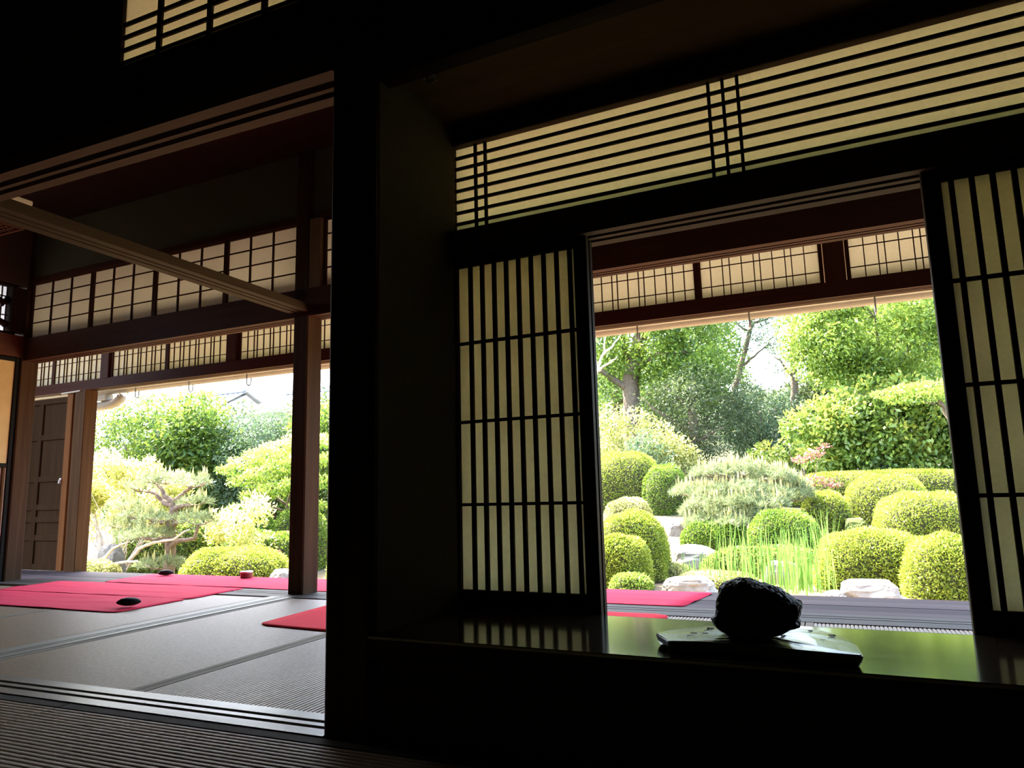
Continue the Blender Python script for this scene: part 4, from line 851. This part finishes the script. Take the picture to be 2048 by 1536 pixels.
# --- plants of the left-hand view
tree('mixed brownish hedge tree at the left end, by the downpipe', 'hedge_tree', (-13.2,10.8,g17(-13.2,10.8)),
     [(-13.2,10.8,-.1),(-13.2,10.8,1.5)], [[(-13.2,10.8,1.0),(-12.6,10.7,1.8)],[(-13.2,10.8,1.0),(-13.8,10.7,1.9)]], blob(-13.4,10.8,1.5,1.5,.6,1.25,60,.42,71), 'lf_hedge', .085, 400, 71, .45, tint0=.35)
tree('bright broad-leaved hedge tree behind the old pine', 'hedge_tree', (-11.2,10.8,g17(-11.2,10.8)),
     [(-11.2,10.8,-.1),(-11.2,10.8,1.5)], [[(-11.2,10.8,1.0),(-10.6,10.7,1.8)],[(-11.2,10.8,1.0),(-11.8,10.7,1.9)]], blob(-11.7,10.7,1.45,1.15,.6,1.15,56,.40,72), 'lf_hedge', .10, 420, 72, .5, tint0=.36)
tree('dark small-leaved hedge tree in the middle of the left view', 'hedge_tree', (-9.9,11,g17(-9.9,11)),
     [(-9.9,11,-.1),(-9.9,11,1.5)], [[(-9.9,11,1.0),(-9.4,10.9,1.7)],[(-9.9,11,1.0),(-10.4,10.9,1.7)]], blob(-10.1,11,1.25,1.05,.6,1.1,56,.38,73), 'lf_blue', .06, 700, 73, .45, tint0=.35)
tree('leafy green hedge tree near the far post', 'hedge_tree', (-8.3,11,g17(-8.3,11)),
     [(-8.3,11,-.1),(-8.3,11,1.5)], [[(-8.3,11,1.0),(-7.8,10.9,1.7)],[(-8.3,11,1.0),(-8.8,10.9,1.7)]], blob(-8.5,11,1.25,1.3,.6,1.1,60,.40,74), 'lf_hedge', .085, 440, 74, .42, tint0=.34)
tree('hedge tree seen beyond the far post towards the pillar', 'hedge_tree', (-6.3,11,g17(-6.3,11)),
     [(-6.3,11,-.1),(-6.3,11,1.4)], [[(-6.3,11,.9),(-5.8,10.9,1.6)],[(-6.3,11,.9),(-6.8,10.9,1.6)]], blob(-6.2,11,1.1,1.3,.6,1.1,46,.40,75), 'lf_mid', .085, 330, 75, .42, tint0=.45)
tree('dark backing shrub row behind the left hedge trees', 'backing_hedge', (-10.5,12.6,g17(-10.5,12.6)), [], [[(-10.5+2*k,12.6,.3),(-10.5+2*k,12.6,1.6)] for k in (-2,-1,0,1,2)],
     blob(-10.6,12.6,1.35,5.6,.5,1.15,120,.55,78,0), 'lf_dark', .11, 260, 78, .5, r0=.1, cat='hedge')
tree('layered maple with pale sunlit tops left of the far post', 'maple_tree', (-8.1,9.3,g17(-8.1,9.3)),
     [(-8.1,9.3,-.4),(-8.05,9.3,.4),(-7.95,9.3,.9)], [[(-8.05,9.3,.5),(-8.6,9.2,.9),(-9.0,9.2,1.1)],[(-8.0,9.3,.6),(-7.5,9.2,1.0),(-7.2,9.2,1.3)],[(-7.95,9.3,.9),(-8.2,9.2,1.3)],[(-8.05,9.3,.4),(-8.4,9.1,.6)]],
     [(-9.0,9.1,1.10,.30),(-8.7,9.1,1.22,.34),(-8.35,9.1,1.33,.36),(-8.0,9.1,1.42,.38),(-7.6,9.1,1.50,.38),(-7.2,9.1,1.50,.36),(-8.6,9.0,.90,.34),(-8.2,9.0,1.02,.36),(-7.8,9.0,1.12,.38),(-7.4,9.0,1.18,.36),(-7.0,9.0,1.2,.34),(-8.3,8.9,.68,.30),(-7.9,8.9,.76,.32),(-7.5,8.9,.82,.34),(-7.1,8.9,.85,.34),(-7.2,8.8,.5,.3)], 'lf_maple', .055, 1000, 76, .65, squash=.30, r0=.05, droop=.1, tint0=.50)
def nandina(label, cx, cy, w, z0, z1, n, seed):
    rr = random.Random(seed); t0 = (cx, cy, ground_z(cx,cy)); brs = []; cl = []
    for k in range(n):
        a = rr.uniform(-1,1); q = (cx+a*w, cy+rr.uniform(-.25,.25), rr.uniform(z0,z1)*(1-.25*abs(a))); brs.append([(cx+a*.12,cy,t0[2]),(cx+a*w*.6,cy,(t0[2]+q[2])/2),q])
        for m in range(3): cl.append((q[0]+rr.uniform(-.12,.12), q[1]+rr.uniform(-.1,.1), q[2]+rr.uniform(-.10,.14), rr.uniform(.12,.20)))
    return tree(label, 'nandina_shrub', t0, [], brs, cl, 'lf_yellow', .075, 1000, seed, .36, r0=.022, droop=-.1, up=.3, tint0=.55, cat='shrub', bark='bark_pale')
nandina('tall yellow feathery shrub at the left edge of the garden, by the amber post', -9.75, 7.6, .95, .2, 1.65, 34, 81)
nandina('small yellow feathery shrub right of the old pine', -7.2, 7.35, .30, .05, .62, 5, 82)
mound('dark leafy bush between the old pine and the maple', -8.0, 8.3, 1.1, .6, -.2, .52, 'lf_azalea_green', n=7000, leaf=.05, seed=21, name='leafy_bush')
mound('rounded clipped bush below the maple', -7.55, 8.0, .86, .7, -.2, .19, 'lf_azalea_green', n=9000, seed=22)
mound('leafy bush beside the far post', -7.55, 9.0, .95, .7, .0, .44, 'lf_bright', n=6000, leaf=.04, seed=23, name='leafy_bush')
mound('low clipped bush with a few blossoms beside the far post', -6.85, 7.8, .8, .6, -.3, .15, 'lf_azalea_green', n=8000, seed=24, flowers=3)
mound('wide low azalea with pink blossoms at the edge of the veranda', -6.45, 6.6, 1.5, .7, -.3, .05, 'lf_azalea', n=15000, leaf=.03, seed=25, flowers=7)
mound('low bush seen between the far post and the big pillar', -5.5, 7.9, 1.0, .7, -.4, .15, 'lf_azalea', n=9000, seed=26, flowers=3)
mound('low pale fern at the left end of the garden bed', -8.9, 6.5, 1.1, .5, -.4, -.12, 'lf_pale', n=5000, leaf=.04, seed=27, name='fern')
mound('shadowed undergrowth below the yellow shrub', -9.6, 8.3, 2.0, .7, -.4, .35, 'lf_mid', n=9000, leaf=.055, seed=28, name='undergrowth_bush')
rock('pale round stone beside the far post at the veranda edge', -5.60, 6.4, .28, .26, -.5, -.10, 25.0)
rock('dark leaning rock at the far left of the garden', -9.35, 7.2, .34, .3, -.5, .12, 28.0, 'rock_dark')
fb = thing('fallen_branch', 'pale bare branch lying low in front of the old pine', 'branch', (-8.4,6.75,ground_z(-8.4,6.75)))
for k, b in enumerate(([(-9.1,6.8,-.25),(-8.6,6.75,-.17),(-8.25,6.7,-.14),(-8.0,6.7,-.20)],[(-8.45,6.75,-.16),(-8.2,6.7,.02),(-7.95,6.7,.10),(-7.6,6.7,.14),(-7.35,6.7,.26)],[(-8.55,6.6,-.33),(-8.1,6.55,-.28),(-7.7,6.55,-.33)],[(-9.2,6.9,-.2),(-8.8,6.8,.02),(-8.5,6.8,.10)])):
    part('branch', limb(b, .026, .010, 7, .012, k), M['bark_pale'], fb, smooth=True)

# --- neighbouring roofs far behind the hedge
def house(label, cx, cy, w, d, z0, ze, zr, ang):
    t = thing('tiled_house', label, 'house', (cx,cy,z0), fr=W); t.rotation_euler = (0,0,ang)
    part('wall', MB().box((cx-w/2+.4,cy-d/2+.4,z0), (cx+w/2-.4,cy+d/2-.4,ze)), M['tin_white'], t)
    mb = MB()
    for sgn in (-1,1):                       # ribbed tile slopes
        prof = []; n = int(w/.27)
        for i in range(n*4+1):
            x = -w/2+w*i/(4*n); lift = .035*max(0, math.cos(2*math.pi*i/4)); prof.append((x, lift))
        b0 = len(mb.v)
        for (x, lf) in prof: mb.v += [(cx+x, cy+sgn*d/2, ze-.1+lf), (cx+x*.92, cy, zr+lf)]
        for i in range(len(prof)-1): q = (b0+2*i, b0+2*i+2, b0+2*i+3, b0+2*i+1); mb.f.append(q if sgn < 0 else q[::-1])
    part('roof_slope', mb, M['tile'], t)
    part('gable', MB().extr_x([(cy-d/2+.45,ze-.02),(cy+d/2-.45,ze-.02),(cy,zr-.12)], cx-w/2*.90, cx+w/2*.90), M['tin_white'], t)
    part('ridge', MB().tube([(cx-w/2*.95,cy,zr+.22),(cx-w/2*.85,cy,zr+.10),(cx,cy,zr+.08),(cx+w/2*.85,cy,zr+.10),(cx+w/2*.95,cy,zr+.22)], [.10,.13,.13,.13,.10]), M['tile'], t)
house('grey tiled roof of a neighbouring building above the hedge at the far post', -14.9, 20, 6.0, 4.0, 1.6, 3.5, 4.30, .0)
house('grey tiled roof of a second neighbouring building left of the first', -23.2, 21, 6.4, 4.0, 1.6, 3.9, 4.75, .0)

GROUPS = {'azalea_bush': 'clipped azalea bushes', 'garden_rock': 'garden rocks', 'reed_clump': 'reeds by the veranda', 'pine_tree': 'garden pines', 'hedge_tree': 'hedge trees of the left view',
          'woodland_tree': 'trees on the slope', 'back_tree': 'trees on the slope', 'maple_tree': 'green maples', 'nandina_shrub': 'yellow feathery shrubs', 'tiled_house': 'neighbouring buildings', 'leafy_bush': 'leafy bushes',
          'fern': 'low ferns', 'shoji_door': 'paper sliding doors of the alcove', 'felt_carpet': 'red felt carpets', 'pebble': 'pebbles on the felt', 'blind_hook': 'hooks under the eaves'}
for o in C.objects:
    if o.parent is None and o.name.split('.')[0] in GROUPS: o['group'] = GROUPS[o.name.split('.')[0]]
